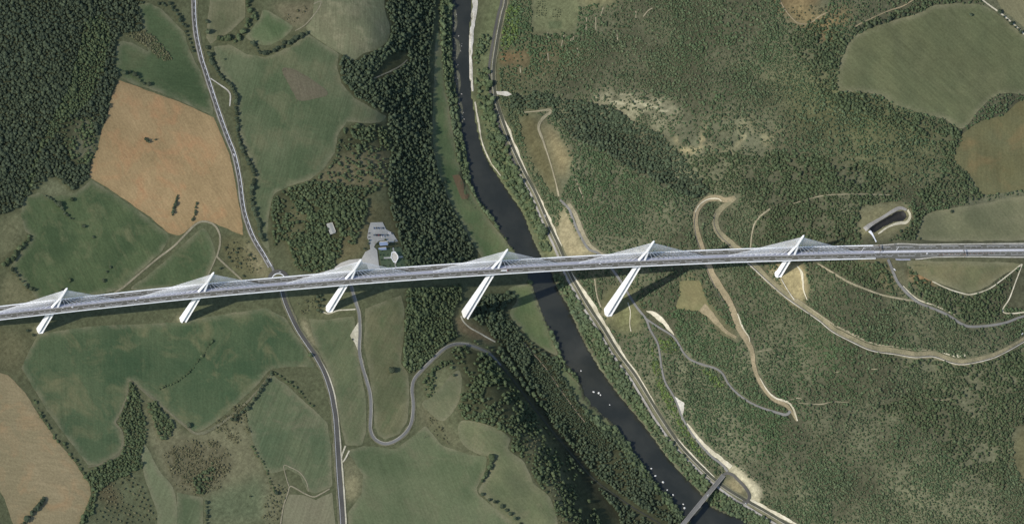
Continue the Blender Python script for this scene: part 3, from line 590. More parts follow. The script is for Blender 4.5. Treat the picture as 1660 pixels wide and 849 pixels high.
ribbon('footpath', [(850, 556), (862, 570), (884, 596), (906, 628), (928, 658), (948, 684)], 1.6, DB, 'narrow path through the valley wood', .9)
ribbon('road_verge', RIVROAD, 11, VG, 'verge of the river road', .95, jit=.3, off=1)
ribbon('road', RIVROAD, 4.8, M['dark_road'], 'dark asphalt river road below the hillside', 1.25)
ribbon('railway_track', RAIL[:11], 4.2, AS, 'dark ballasted railway line beside the upper river road', 1.2, jit=.1)
ribbon('railway_track', RAIL[10:], [3, 3.6, 3.4, 3.6, 3.6], M['ballast'], 'pale ballasted railway line beside the lower river road', 1.22, jit=.15)
ribbon('road_marking', RIVROAD, 0.5, M['gravel'], 'pale line between river road and railway', 1.4, off=2.4, clear=0)
for k, pts in enumerate(([(812, 184), (818, 194), (827, 214), (846, 260), (858, 284)], [(866, 300), (882, 334), (897, 366), (913, 398)], [(926, 434), (944, 462), (964, 492), (990, 534), (1016, 578), (1038, 608), (1062, 648), (1072, 668)], [(1074, 676), (1092, 702), (1116, 728), (1138, 750), (1160, 772)],
                         [(1214, 806), (1236, 818), (1262, 832), (1300, 852)])):
    ribbon('stony_bank', pts, [.6, 5, 6.5, 4, 6, 5, 3, .6] if k != 3 else [1, 3.5, .8], CH, ['white stony bank of the upper river road', 'white stony bank of the road north of the viaduct', 'long white stony bank along the river road', 'thin white edge of the lower river road', 'white bank of the river road in the corner'][k], 1.1, jit=.6, off=4 if k == 2 else 2)
sheet('lay_by', [(804, 148), (822, 148), (830, 153), (822, 156), (806, 153)], M['gravel'], 'white gravel lay by of the upper river road', 1.3, 4, False)
# hillside tracks
T2 = [(1048, 517), (1066, 529), (1090, 544), (1100, 557), (1108, 571), (1120, 583), (1140, 591), (1160, 597), (1172, 606), (1181, 622), (1196, 638), (1216, 652), (1236, 661), (1258, 668), (1274, 672), (1282, 666)]
T3 = [(908, 324), (922, 338), (927, 350), (934, 368), (944, 388), (955, 404), (974, 414), (1004, 452), (1022, 482), (1034, 500), (1044, 512), (1049, 520), (1054, 534), (1066, 556), (1070, 576), (1073, 598), (1079, 620), (1091, 640), (1099, 658), (1106, 676), (1120, 700), (1137, 722), (1154, 740), (1170, 752), (1180, 764)]
ribbon('dirt_road', T3, [3.6, 4, 4, 4, 3.6, 3, 3, 3, 3.4, 4], AP, 'grey hillside road zigzagging down to the bridge', 1.25)
ribbon('stony_bank', [(1048, 504), (1060, 508), (1074, 520), (1086, 534), (1093, 543)], [1, 7, 8, 6, 1], CH, 'white cutting bank at the hairpin', 1.0, jit=.5)
ribbon('stony_bank', [(1114, 686), (1131, 709), (1149, 728), (1167, 743), (1186, 757)], [2.5, 5, 6, 7, 9], CH, 'white cutting bank above the small bridge', 1.05, jit=.5)
ribbon('stony_bank', [(922, 330), (934, 350), (942, 372), (952, 392), (966, 406), (982, 414)], [5, 7, 8, 7, 6, 5], M['dirt'], 'pale cutting bank north of the viaduct', 1.0, jit=.5)
ribbon('dirt_road', T2, [3, 3, 3, 3.6, 3, 3, 3.4, 5], AP, 'narrow grey hillside lane below the brown track', 1.2)
ribbon('dirt_road', [(1192, 321), (1176, 324), (1164, 321), (1149, 322), (1136, 332), (1128, 350), (1130, 372), (1137, 398), (1146, 424), (1156, 448), (1168, 466), (1182, 488), (1191, 510), (1198, 530), (1210, 550), (1219, 568), (1222, 590), (1229, 612), (1241, 632), (1257, 648), (1275, 657), (1284, 668), (1292, 682)], [7, 9, 9, 8, 8, 9, 11, 11, 10, 10, 10, 8, 6, 6, 7, 6, 3], DB, 'wide brown earth track winding down the hillside', 1.1, jit=.2)
ribbon('stony_bank', [(1196, 508), (1204, 530), (1214, 546), (1216, 554)], [1.5, 2.5, 2, 1], CH, 'white edge of the brown track', 1.3, jit=.5, clear=0)
ribbon('stony_bank', [(1232, 612), (1244, 632), (1258, 645), (1278, 652), (1287, 664), (1293, 682)], [1, 2, 2.5, 3.5, 3, 2], CH, 'white edge at the foot of the brown track', 1.3, jit=.5, clear=0)
ribbon('stony_bank', [(1127, 344), (1134, 332), (1148, 323), (1164, 322), (1170, 326)], [1.2, 1.6, 1.8, 1.6, 1.4], CH, 'pale edge of the hairpin above the viaduct', 1.3, jit=.4, clear=0)
ribbon('dirt_road', [(1193, 320), (1180, 330), (1168, 340), (1160, 355), (1163, 372), (1174, 386), (1190, 399), (1212, 420), (1238, 446), (1262, 468), (1288, 488), (1312, 504), (1332, 518), (1350, 533), (1378, 548), (1414, 564), (1452, 570), (1484, 576), (1514, 575), (1544, 585), (1566, 587), (1604, 579), (1628, 569), (1662, 549), (1700, 520)],
       [7, 9, 11, 12, 12, 10, 10, 9, 9, 9, 10, 11, 12, 12, 11, 10, 9, 8, 6, 5], M['earth'], 'broad pale earth road contouring the hillside', 1.1, jit=.2)
ribbon('ditch', [(1128, 346), (1126, 362), (1129, 384), (1136, 404), (1148, 440), (1160, 466), (1175, 492), (1185, 514)], 1.2, M['asphalt'], 'dark ditch along the left side of the brown track', 1.3, clear=0)
ribbon('ditch', [(1160, 345), (1158, 362), (1166, 380), (1182, 396), (1206, 420)], 1.2, M['asphalt'], 'dark ditch along the inner hairpin track', 1.3, clear=0)
CUR = [(1212, 424), (1244, 454), (1270, 477), (1296, 496), (1328, 518), (1350, 536), (1378, 551), (1414, 567), (1452, 573), (1484, 578), (1514, 577), (1544, 587), (1566, 589), (1604, 581), (1628, 571), (1662, 552)]
ribbon('ditch', CUR, 1.3, M['asphalt'], 'dark drainage ditch along the hillside road', 1.3, clear=0)
ribbon('kerb', CUR, 0.9, M['gravel'], 'pale concrete lip of the drainage ditch', 1.35, off=1.4, clear=0)
ribbon('stony_bank', [(1292, 484), (1312, 498), (1332, 512), (1352, 526), (1382, 541), (1414, 556), (1452, 562), (1490, 567), (1520, 566)], [1, 2, 2.6, 3.4, 3.2, 2.6, 1.6, 1.4, 1], M['dirt'], 'pale cut bank of the hillside road', 1.3, jit=.5, clear=0)
ribbon('stony_bank', [(1528, 571), (1545, 576), (1562, 576), (1566, 573)], [1, 2, 4, 4], CH, 'pale spoil heap beside the hillside road', 1.3, jit=.5, clear=0)
ribbon('road', [(1440, 420), (1445, 432), (1450, 445), (1457, 459), (1472, 476), (1488, 489), (1508, 498), (1528, 506), (1543, 514), (1558, 524), (1573, 529), (1600, 528), (1630, 523), (1662, 512), (1720, 500)], [4.5, 4.5, 4, 4, 4, 3.6, 3.4], AP, 'grey access road curving below the motorway', 1.2)
ribbon('stony_bank', [(1464, 464), (1478, 478), (1492, 488), (1510, 494), (1530, 502), (1550, 512)], [1, 1.6, 2, 1.4, 1.4, 1], CH, 'pale edge of the access road', 1.3, off=-1, jit=.4, clear=0)
ribbon('dirt_track', [(1486, 489), (1460, 484), (1434, 479), (1408, 470), (1378, 458), (1352, 443), (1326, 427)], [3, 2.5, 2.5, 3, 3.5, 3, 2], DT, 'pale dirt track climbing through the scrub', 1.0, jit=.3)
ribbon('dirt_track', [(1512, 456), (1538, 468), (1560, 475), (1576, 477), (1604, 468), (1628, 451), (1657, 428)], 1.8, CH, 'thin pale track round the dull pasture', 1.0, jit=.2)
ribbon('dirt_track', [(1658, 428), (1646, 460), (1637, 484), (1626, 503), (1640, 508), (1680, 503)], 1.9, CH, 'thin pale track down the right edge', 1.0, jit=.2)
ribbon('dirt_track', [(1249, 338), (1236, 348), (1224, 362), (1219, 380), (1217, 402)], [3, 3.2, 2.4, 2, 2], DT, 'short pale footpath above the viaduct', 1.0, jit=.3)
ribbon('dirt_track', [(1286, 330), (1330, 318), (1370, 315), (1410, 315), (1444, 316)], 1.2, DT, 'faint footpath through the scrub wood', 1.0, jit=.3)
ribbon('dirt_track', [(850, 182), (872, 180), (890, 178), (892, 182), (880, 192), (873, 206), (881, 230), (891, 260), (900, 292), (906, 318)], [1.5, 2, 4, 5, 4, 3, 2, 2, 2, 3], DT, 'pale dirt track beside the brown river field', 1.0, jit=.3)
ribbon('dirt_track', [(932, 290), (938, 302), (945, 320)], [1, 2, 1], DT, 'short pale scar on the lower hillside', 1.0, jit=.3)
ribbon('dirt_track', [(964, 452), (968, 480), (974, 498)], [2.5, 2, 3], DT, 'dirt track to the tallest pier', 1.0, jit=.3)
ribbon('dirt_track', [(1018, 490), (1022, 505), (1021, 525), (1023, 537)], 1.3, CH, 'thin path below the tallest pier', 1.0, jit=.2)
ribbon('dirt_track', [(1267, 452), (1276, 468), (1288, 486)], 1.2, M['gravel'], 'straight grey path from the right pier', 1.2, clear=0)
ribbon('dirt_track', [(1262, -6), (1272, 14), (1285, 30), (1296, 38), (1312, 38), (1330, 26), (1342, 20)], 2, M['dirt_brown'], 'reddish track in the top right scrub', 1.0, jit=.4)
ribbon('dirt_track', [(1484, -2), (1464, 10), (1440, 18), (1400, 36), (1386, 44)], 1.8, DB, 'track along the upper edge of the great field', 1.0, jit=.3)
ribbon('lane', [(1585, -8), (1600, 5), (1625, 23), (1645, 40), (1664, 58), (1700, 90)], 2.4, CH, 'white farm lane in the top right corner', 1.2, jit=.1)
ribbon('stony_bank', [(1292, 430), (1299, 440), (1302, 456), (1303, 470), (1309, 486)], [1, 4, 3, 2, 1], CH, 'pale scree on the bare slope beside the right pier', 1.0, jit=.5)
ribbon('dirt_track', [(1138, 498), (1152, 510), (1166, 526), (1178, 538), (1194, 547)], [16, 12, 8, 6, 4], DB, 'dry tail of the clearing running to the brown track', .9, jit=.3)
sheet('lay_by', [(1094, 642), (1102, 648), (1110, 653), (1109, 664), (1106, 682), (1102, 668)], M['gravel'], 'pale grey lay by of the zigzag hillside road', 1.15, 3, False)
for k, pts in enumerate([[(888, 53), (886, 66)], [(914, 57), (912, 66), (910, 75)], [(930, 58), (929, 66)], [(951, 28), (950, 50)], [(966, 28), (966, 49)], [(936, 78), (937, 90)], [(888, 86), (889, 100)], [(843, 108), (844, 118)], [(978, 12), (974, 26)], [(1031, 18), (1031, 31)], [(1043, 27), (1050, 18), (1058, 13)], [(926, 62), (924, 72)], [(1000, 55), (1002, 66)]]):
    ribbon('stone_terrace', pts, 1.6, M['dirt'], 'pale dry stone terrace on the old orchard slope', 1.1, jit=.5, step=1.5, clear=.6)
for pts in ([(1295, 653), (1330, 655), (1350, 651), (1376, 652)], [(1228, 570), (1240, 568), (1252, 566)], [(1254, 571), (1264, 579)], [(1280, 648), (1294, 645), (1304, 648)], [(1500, 646), (1530, 648), (1548, 645)], [(1412, 598), (1424, 598)], [(1352, 604), (1362, 602)], [(1186, 572), (1190, 580)]):
    ribbon('bare_streak', pts, [.6, 1.6, .6], M['dirt'], 'thin bare streak in the hillside scrub', .9, jit=.6, step=1.5, clear=.5)
ribbon('field_margin', [(212, 617), (240, 640), (270, 665), (298, 689), (322, 703), (358, 686), (394, 657), (418, 632), (438, 605)], [1.5, 4, 3, 4, 5, 4, 3.5, 3, 1.5], VG, 'pale dry margin of the blue green field', 1.0, jit=.4, clear=0)
ribbon('field_margin', [(209, 618), (204, 645), (192, 674), (186, 685), (196, 698), (199, 716), (193, 735), (165, 751), (142, 757)], [1.5, 3, 3, 3, 4, 5, 5, 4, 2], VG, 'pale dry margin along the gully wood', 1.0, jit=.4, clear=0)
# farm tracks on the left
ribbon('dirt_track', [(372, 172), (373, 155), (369, 147), (360, 140), (341, 127)], [1.6, 2.4, 2.4, 2, 1.6], M['gravel'], 'white farm track beside the upper main road', 1.1, jit=.2)
ribbon('dirt_track', [(185, 474), (200, 465), (228, 441), (256, 418), (280, 400), (297, 383), (316, 364), (330, 359), (346, 364), (355, 378), (356, 396), (351, 416)], [2.6, 3, 3, 3, 3, 3, 3, 3.5, 3.5, 3, 3, 3], M['dirt'], 'farm track curving round the small green field', 1.1, jit=.15)
ribbon('dirt_track', [(351, 414), (345, 428), (337, 446), (330, 462)], 2, DT, 'dirt track running under the second pylon', 1.05, jit=.2)
ribbon('dirt_track', [(351, 416), (368, 432), (392, 454), (404, 466)], 3, DT, 'dirt track from the farm lane to the roundabout', 1.08, jit=.2)
ribbon('dirt_track', [(522, 505), (532, 508), (548, 503), (562, 502), (576, 501)], 2, M['chalk'], 'pale track round the foot of the third pier', 1.1, jit=.2)
ribbon('dirt_track', [(747, 512), (752, 522), (762, 531), (776, 539), (790, 547), (803, 554)], 2.2, M['chalk'], 'pale service track to the fourth pier', 1.1, jit=.2)
ribbon('dirt_track', [(606, 127), (620, 121), (636, 114), (650, 106), (660, 97)], [1.5, 2, 2.5, 2.5, 2], DT, 'pale track through the top woodland', 1.2, jit=.3)
ribbon('dirt_track', [(453, 860), (456, 838), (460, 817), (466, 800), (470, 788), (480, 792), (494, 800), (508, 805), (520, 800), (534, 792)], 2.2, M['dirt'], 'pale farm lane joining the lower main road', 1.1, jit=.15)
ribbon('dirt_track', [(468, 788), (462, 768), (460, 754), (472, 758), (486, 766), (496, 780), (500, 796)], 1.4, DT, 'thin track round the small fallow island', 1.05, jit=.3)
ribbon('dirt_track', [(560, 722), (553, 742), (556, 748), (566, 730)], 2.5, M['chalk'], 'pale stony turnout beside the main road', 1.1, jit=.4)
ribbon('dirt_track', [(508, 6), (520, 2), (516, 14), (504, 30), (492, 42), (478, 50)], 1.5, DT, 'faint track beside the pale dry field', .95, jit=.3)
# bare spoil round the retention pond and its dark liner
sheet('pond_liner', [(q[0], q[1]) for q in POND], M['liner'], 'black lined retention pond below the plateau wood', .5, 2.0, False)
ribbon('pond_bank', [(1402, 372), (1412, 364), (1432, 352), (1448, 342), (1460, 337), (1470, 340)], [8, 6, 5, 5, 6, 4], M['ballast'], 'grey service track of the retention pond', 1.1)
ribbon('pond_bank', [(1472, 340), (1476, 350), (1470, 360), (1456, 362), (1440, 368), (1424, 379)], [4, 4, 5, 4, 3, 2.5], CH, 'pale bank of the retention pond', 1.1, jit=.2)
ribbon('pond_bank', [(1410, 374), (1414, 379), (1418, 386), (1421, 392)], [5, 3, 2, 2], M['concrete'], 'concrete spillway of the retention pond', 1.2, clear=1)
# rest area ground
LOT = [(600.5, 360.5), (620, 360), (626, 372), (636, 377), (645, 391), (635, 393), (627, 389), (614, 390.5), (609, 395), (606, 400), (611, 405), (614, 430), (616, 436), (597, 437), (594, 428), (586, 426), (570, 428), (556, 432), (545, 438), (541, 434), (552, 426), (566, 421), (586, 419), (592, 408), (600, 404), (599, 396), (595, 385), (597, 372)]
sheet('car_park', LOT, M['plaza'], 'pale gravel car park of the visitor area', 1.2, 3, False)
GARDEN = [(613.5, 405), (630, 402), (650, 400), (656, 418), (662, 434), (636, 436), (619, 437), (616, 424)]
sheet('lawn', GARDEN, M['lawn'], 'green lawn of the visitor garden', 1.35, 3, False)
ribbon('garden_path', [(622, 418), (636, 417.3), (653, 416)], 2.6, M['plaza'], 'pale path crossing the visitor garden', 1.6, clear=0, step=1)
ribbon('garden_path', [(637, 401), (639, 415), (641, 430), (642, 436)], 2.4, M['plaza'], 'pale path running down the visitor garden', 1.65, clear=0, step=1)

# ------------------------------------------------------------------ the viaduct
cw3 = W(cpath[:, 0], cpath[:, 1], DECKZ)[:, :2]
_d = np.concatenate([[0], np.cumsum(np.hypot(*np.diff(cw3, axis=0).T))])
def at(s):
    x = np.interp(s, _d, cw3[:, 0]); y = np.interp(s, _d, cw3[:, 1])
    e = 6.0
    tx = np.interp(s + e, _d, cw3[:, 0]) - np.interp(s - e, _d, cw3[:, 0]); ty = np.interp(s + e, _d, cw3[:, 1]) - np.interp(s - e, _d, cw3[:, 1])
    L = np.hypot(tx, ty); return x, y, tx / L, ty / L
def bp_(s, y, z):
    """point on the bridge: s metres along, y metres towards the lower edge of the picture, z over the carriageway"""
    px, py, tx, ty = at(s); return (float(px + ty * y), float(py - tx * y), float(DECKZ + z))
def s_of(u): return float(np.interp(u, cpath[:, 0], _d))
def yaw(s): _, _, tx, ty = at(s); return math.atan2(ty, tx)
S_START, S_END = s_of(-330), s_of(1418)
via = empty('viaduct', bp_(s_of(822), 0, 0), 0, 'tall white cable stayed viaduct crossing the whole valley on slender piers', 'viaduct')
IV = Matrix.Translation(via.location).inverted()
def attach(o, parent):
    """parent keeping world coordinates"""
    o.parent = parent
    return o
def off(o):
    """mesh built in world metres -> local to the viaduct"""
    o.data.transform(IV); o.parent = via; return o
def along(name, prof, mat, s0, s1, step=9.0, closed=True, parent=True):
    mb = MB(); n = max(2, int((s1 - s0) / step) + 1)
    mb.loft([[bp_(s, y, z) for y, z in prof] for s in np.linspace(s0, s1, n)])
    o = mb.build(name, mat)
    return off(o) if parent else o
along('deck_girder', [(-15.6, -.12), (-15.6, -1.0), (-7, -4.2), (7, -4.2), (15.6, -1.0), (15.6, -.12)], M['white'], S_START, S_END)
for sg in (-1, 1):
    y0, y1 = sorted((sg * 3.3, sg * 14.6))
    along('carriageway', [(y0, -.10), (y1, -.10), (y1, 0.03), (y0, 0.03)], M['deckroad'], S_START, S_END)
    y0, y1 = sorted((sg * 14.65, sg * 16.6))
    along('deck_edge', [(y0, -1.1), (y1, -1.1), (y1, 0.35), (y0, 0.35)], M['white'], S_START, S_END)
    # wind screen: five slats on posts read as one white band
    mb = MB(); n = int((S_END - S_START) / 9) + 1; ss = np.linspace(S_START, S_END, n)
    for k in range(4):
        z0 = 0.36 + k * 0.72; mb.loft([[bp_(s, sg * 15.85 - .05, z0), bp_(s, sg * 15.85 + .05, z0), bp_(s, sg * 15.85 + .05, z0 + .70), bp_(s, sg * 15.85 - .05, z0 + .60)] for s in ss])
    scr_ = off(mb.build('wind_screen', M['white']))
    # paint
    mb = MB()
    def dashes(y, L, gap, wd, s0, s1, z=0.05):
        s = s0
        while s < s1:
            e = min(s1, s + L); k = max(1, int(L / 10))
            for a, b2 in zip(np.linspace(s, e, k + 1)[:-1], np.linspace(s, e, k + 1)[1:]):
                q = [bp_(a, y - wd / 2, z), bp_(b2, y - wd / 2, z), bp_(b2, y + wd / 2, z), bp_(a, y + wd / 2, z)]
                mb.add(q, [(0, 1, 2, 3)])
            s += L + gap
    dashes(sg * 11.6, 39, 13, .55, S_START, S_END); dashes(sg * 7.9, 3.5, 9.5, .40, S_START, S_END); dashes(sg * 3.8, 900, 0, .30, S_START, S_END)
    off(mb.build('lane_marking', M['paint']))
along('central_reservation', [(-3.25, -.10), (3.25, -.10), (3.25, .12), (-3.25, .12)], M['median'], S_START, S_END)
for sg in (-1, 1):
    y = sg * 2.9; along('guard_rail', [(y - .2, .16), (y + .2, .16), (y + .2, .85), (y - .2, .85)], M['steel'], S_START, S_END)

def hexring(cx, a, b, c, z, base):
    """six-sided column section with pointed ends; a along, b across the bridge"""
    return [base(cx - a / 2, -b / 2 + c, z), base(cx - a / 2, b / 2 - c, z), base(cx, b / 2, z), base(cx + a / 2, b / 2 - c, z), base(cx + a / 2, -b / 2 + c, z), base(cx, -b / 2, z)]
PYL = [88.5, 326.5, 565.6, 803.3, 1041.0, 1284.0]
WHICH = ['first from the left edge', 'second from the left, beside the roundabout', 'third from the left, in front of the visitor area', 'fourth from the left, standing at the forest edge by the river', 'fifth from the left, the tallest, on the right bank', 'rightmost, short, on the bare hillside']
PIER_S = []
for i, u in enumerate(PYL):
    s0 = s_of(u); PIER_S.append(s0); pv = np.interp(u, cpath[:, 0], cpath[:, 1])
    # foot of the pier: straight below the deck
    z = 100.0
    for _ in range(40):
        dz = DECKZ - z; hu, hv = u - dz * 0.222, pv + dz * 0.342
        z = 0.5 * z + 0.5 * float(hs(hu, hv))
    foot = z - 3.0
    base = lambda x, y, zz, s0=s0: bp_(s0 + x, y, zz - DECKZ)
    top = DECKZ - 4.3; Hh = top - foot
    mb = MB(); lv = np.linspace(0, Hh, 14)
    def dims(d): return 5.2 + .008 * d, 9.4 + .052 * d, 3.6 - .005 * d
    for sg in (-1, 1):
        rings = []
        for d in lv[::-1]:
            a, b2, g = dims(d); c = min(3.2, 0.25 * b2)
            rings.append(hexring(sg * (g / 2 + a / 2), a, b2, c, top - d, base))
        mb.loft(rings)
    if Hh > 92:
        rings = []
        for d in (Hh, 90.0):
            a, b2, g = dims(d); w_ = b2 / 2 - min(3.2, .25 * b2) - 2.0
            g2 = g / 2 + .4; rings.append([base(-g2, -w_, top - d), base(-g2, w_, top - d), base(g2, w_, top - d), base(g2, -w_, top - d)])
        mb.loft(rings)
    pier = off(mb.build('pier', M['concrete'])); pier['label'] = 'white concrete pier ' + WHICH[i]
    mb = MB(); a, b2, g = dims(Hh); mb.loft([[base(x * (a + g / 2 + 1.2), y * (b2 / 2 + 1.0), foot + zz) for x, y in ((-1, -.5), (-1, .5), (-.5, 1), (.5, 1), (1, .5), (1, -.5), (.5, -1), (-.5, -1))] for zz in (-1, 3.2)])
    ft = mb.build('pier_footing', M['concrete']); ft.data.transform(IV); ft.parent = pier
    # pylon: an upturned V along the bridge carrying a single mast
    mb = MB()
    for sg in (-1, 1):
        rings = []
        for zz, x, a, b2 in ((0.1, 6.9, 4.6, 6.4), (20, 4.4, 4.3, 6.0), (38, 2.1, 4.0, 5.8)):
            rings.append(hexring(sg * x, a, b2, 1.0, DECKZ + zz, base))
        mb.loft(rings)
    mb.loft([hexring(0, a, b2, 1.2, DECKZ + zz, base) for zz, a, b2 in ((36.5, 7.6, 6.0), (42, 6.4, 5.8), (62, 5.8, 5.4), (80, 5.2, 4.8), (86, 4.2, 4.0), (88.5, 2.4, 2.2))])
    pyl = off(mb.build('pylon', M['white'])); pyl['label'] = 'white upturned V pylon with a single mast, ' + WHICH[i]
    for sg in (-1, 1):
        for k in range(11):
            mb = MB()
            for y in (-.75, .75):
                mb.tube(base(sg * (24 + 12.2 * k), y, DECKZ + .1), base(sg * 1.6, y, DECKZ + 44 + 3.3 * k), .29, None, 6)
            cb = mb.build('stay_cable', M['cable']); cb.data.transform(IV); cb.parent = pyl

# motorway on the plateau: same lanes carried on at grade
MW0, MW1 = s_of(1418), s_of(1900)
def road_sheet(name, y0f, y1f, z, mat, label, s0=MW0, s1=MW1, n=80, kind='structure'):
    mb = MB(); ss = np.linspace(s0, s1, n); vs = []
    for s in ss: vs += [bp_(s, y0f(s), z), bp_(s, y1f(s), z)]
    mb.add(vs, [(2 * i, 2 * i + 1, 2 * i + 3, 2 * i + 2) for i in range(n - 1)])
    return tag(mb.build(name, mat), label, None, None, kind)
sS = lambda s, a, b2: (lambda t: t * t * (3 - 2 * t))(min(1, max(0, (s - a) / (b2 - a))))
sA, sB = s_of(1462), s_of(1520)
nE = lambda s: -15.2 - 0.8 * sS(s, s_of(1430), s_of(1465)) * (1 - sS(s, sA, s_of(1495))) - 2.0 * sS(s, s_of(1430), s_of(1465)) + 2.2 * sS(s, sA, s_of(1500))
sE = lambda s: 15.4 + 2.6 * sS(s, s_of(1440), s_of(1460)) - 4.5 * sS(s, s_of(1480), s_of(1520)) + 2.5 * sS(s, s_of(1560), s_of(1660))
road_sheet('motorway', lambda s: nE(s), lambda s: sE(s), 0.0, M['deckroad'], 'grey motorway carriageways on the plateau')
road_sheet('motorway_median', lambda s: -2.4, lambda s: 2.4, 0.08, M['median'], 'pale motorway central reservation')
road_sheet('motorway_verge', lambda s: -2.3 + nE(s), lambda s: nE(s), 0.06, M['gravel'], 'white concrete gutter along the upper motorway edge')
road_sheet('motorway_verge', lambda s: sE(s), lambda s: sE(s) + 2.3, 0.06, M['gravel'], 'white concrete gutter along the lower motorway edge', s0=s_of(1482))
road_sheet('motorway_verge', lambda s: sE(s), lambda s: sE(s) + 3.4, 0.06, M['median'], 'grey slab beside the viaduct abutment', s0=s_of(1450), s1=s_of(1474), n=10)
for y, nm in ((-0.9, 'upper'), (0.9, 'lower')):
    mb = MB(); mb.loft([[bp_(s, y - .3, .1), bp_(s, y + .3, .1), bp_(s, y + .2, 1.0), bp_(s, y - .2, 1.0)] for s in np.linspace(MW0, MW1, 70)])
    tag(mb.build('crash_barrier', M['concrete']), 'white crash barrier, %s one in the motorway central reservation' % nm, 'crash barrier')
mb = MB()
for y, L, gp, wd in ((-11.6, 39, 13, .5), (-7.9, 3.5, 9.5, .4), (7.2, 3.5, 9.5, .4), (10.6, 39, 13, .4), (-3.2, 900, 0, .3), (3.2, 900, 0, .3)):
    s = MW0
    while s < MW1:
        e = min(MW1, s + L)
        for a, b2 in zip(np.linspace(s, e, max(2, int((e - s) / 12) + 1))[:-1], np.linspace(s, e, max(2, int((e - s) / 12) + 1))[1:]):
            mb.add([bp_(a, y - wd / 2, .06), bp_(b2, y - wd / 2, .06), bp_(b2, y + wd / 2, .06), bp_(a, y + wd / 2, .06)], [(0, 1, 2, 3)])
        s += L + gp
tag(mb.build('road_marking', M['paint']), 'white lane markings of the motorway', None, None, 'structure')
NOTREE.append((cpath[cpath[:, 0] > 1405], 17))
NOTREE.append((crom(LOOP[26:], 4), 6.0)); NOTREE.append((crom([(804, 556), (820, 572), (838, 600), (858, 632), (880, 664)], 4), 3.2))
NOPOLY.append(np.array([(925, 752), (950, 772), (975, 800), (1000, 830), (1012, 870), (985, 870), (965, 830), (945, 795)]))
# abutment
mb = MB(); sa = S_END
mb.loft([[bp_(sa - 4, -15.2, z), bp_(sa - 4, 15.2, z), bp_(sa + 6, 15.2, z), bp_(sa + 6, -15.2, z)] for z in (-14, -.35)])
tag(mb.build('abutment', M['concrete']), 'pale concrete abutment where the viaduct meets the plateau', 'abutment')

# row of traffic cones closing a lane
cone0 = None
for k in range(22):
    s = s_of(1523 + k * 4.2); y = 8.6 - 0.10 * k
    if cone0 is None:
        cone0 = empty('traffic_cone', bp_(s, y, .02), 0, 'orange and white cone in the row closing a motorway lane', 'traffic cone', 'cones closing a motorway lane')
        mb = MB(); mb.box(-.7, .7, -.7, .7, 0, .12); mb.build('base', M['tyre'], cone0)
        mb = MB(); mb.tube((0, 0, .12), (0, 0, 1.5), .55, .12, 10); mb.build('cone_body', M['cone'], cone0)
        mb = MB(); mb.tube((0, 0, .60), (0, 0, 1.05), .44, .30, 10); mb.build('reflective_band', M['white'], cone0)
    else:
        c_ = copy_tree(cone0); c_.location = bp_(s, y, .02)
# sign gantries and masts
def gantry(u, ya, yb, label):
    s = s_of(u); g = empty('sign_gantry', bp_(s, 0, 0), yaw(s), label, 'sign gantry')
    for y in (ya, yb):
        mb = MB(); mb.tube((0, -y, -.5), (0, -y, 7.6), .35, .3, 8); mb.build('post', M['rust'], g)
    mb = MB(); mb.box(-.5, .5, -max(ya, yb) - .4, -min(ya, yb) + .4, 7.1, 8.0); mb.build('beam', M['rust'], g)
    mb = MB(); mb.box(-.75, -.55, -(ya + yb) / 2 - 2.6, -(ya + yb) / 2 + 2.6, 6.3, 8.9); mb.build('sign_panel', M['sign'], g)
gantry(1426, -15.0, 2.0, 'brown sign gantry spanning the upper carriageway at the viaduct end')
gantry(1561.5, 1.2, 16.0, 'dark sign gantry over the coned off motorway lane')
for u, y, lab in ((1397.6, -2.4, 'slender white camera mast on the viaduct near its right end'), (1453.5, -2.0, 'slender white camera mast in the motorway reservation')):
    s = s_of(u); g = empty('camera_mast', bp_(s, y, .1), yaw(s), lab, 'mast')
    mb = MB(); mb.tube((0, 0, 0), (0, 0, 15), .42, .26, 8); mb.build('pole', M['white'], g)
    mb = MB(); mb.box(-.5, .5, -.5, .5, 15, 16.1); mb.box(-.2, 1.6, -.15, .15, 14.6, 14.9); mb.build('camera_head', M['white'], g)
for u, y, lab in ((1452, -16.6, 'short dark post beside the upper viaduct end'), (1611, -17.0, 'short dark post beside the upper motorway gutter'), (1429.5, 14.2, 'short dark post beside the lower viaduct end')):
    s = s_of(u); g = empty('roadside_post', bp_(s, y, -.3), yaw(s), lab, 'post')
    mb = MB(); mb.tube((0, 0, 0), (0, 0, 4.5), .22, .2, 8); mb.build('pole', M['rust'], g)
    mb = MB(); mb.box(-.15, .15, -1.0, 1.0, 3.2, 5.0); mb.build('sign_panel', M['sign'], g)

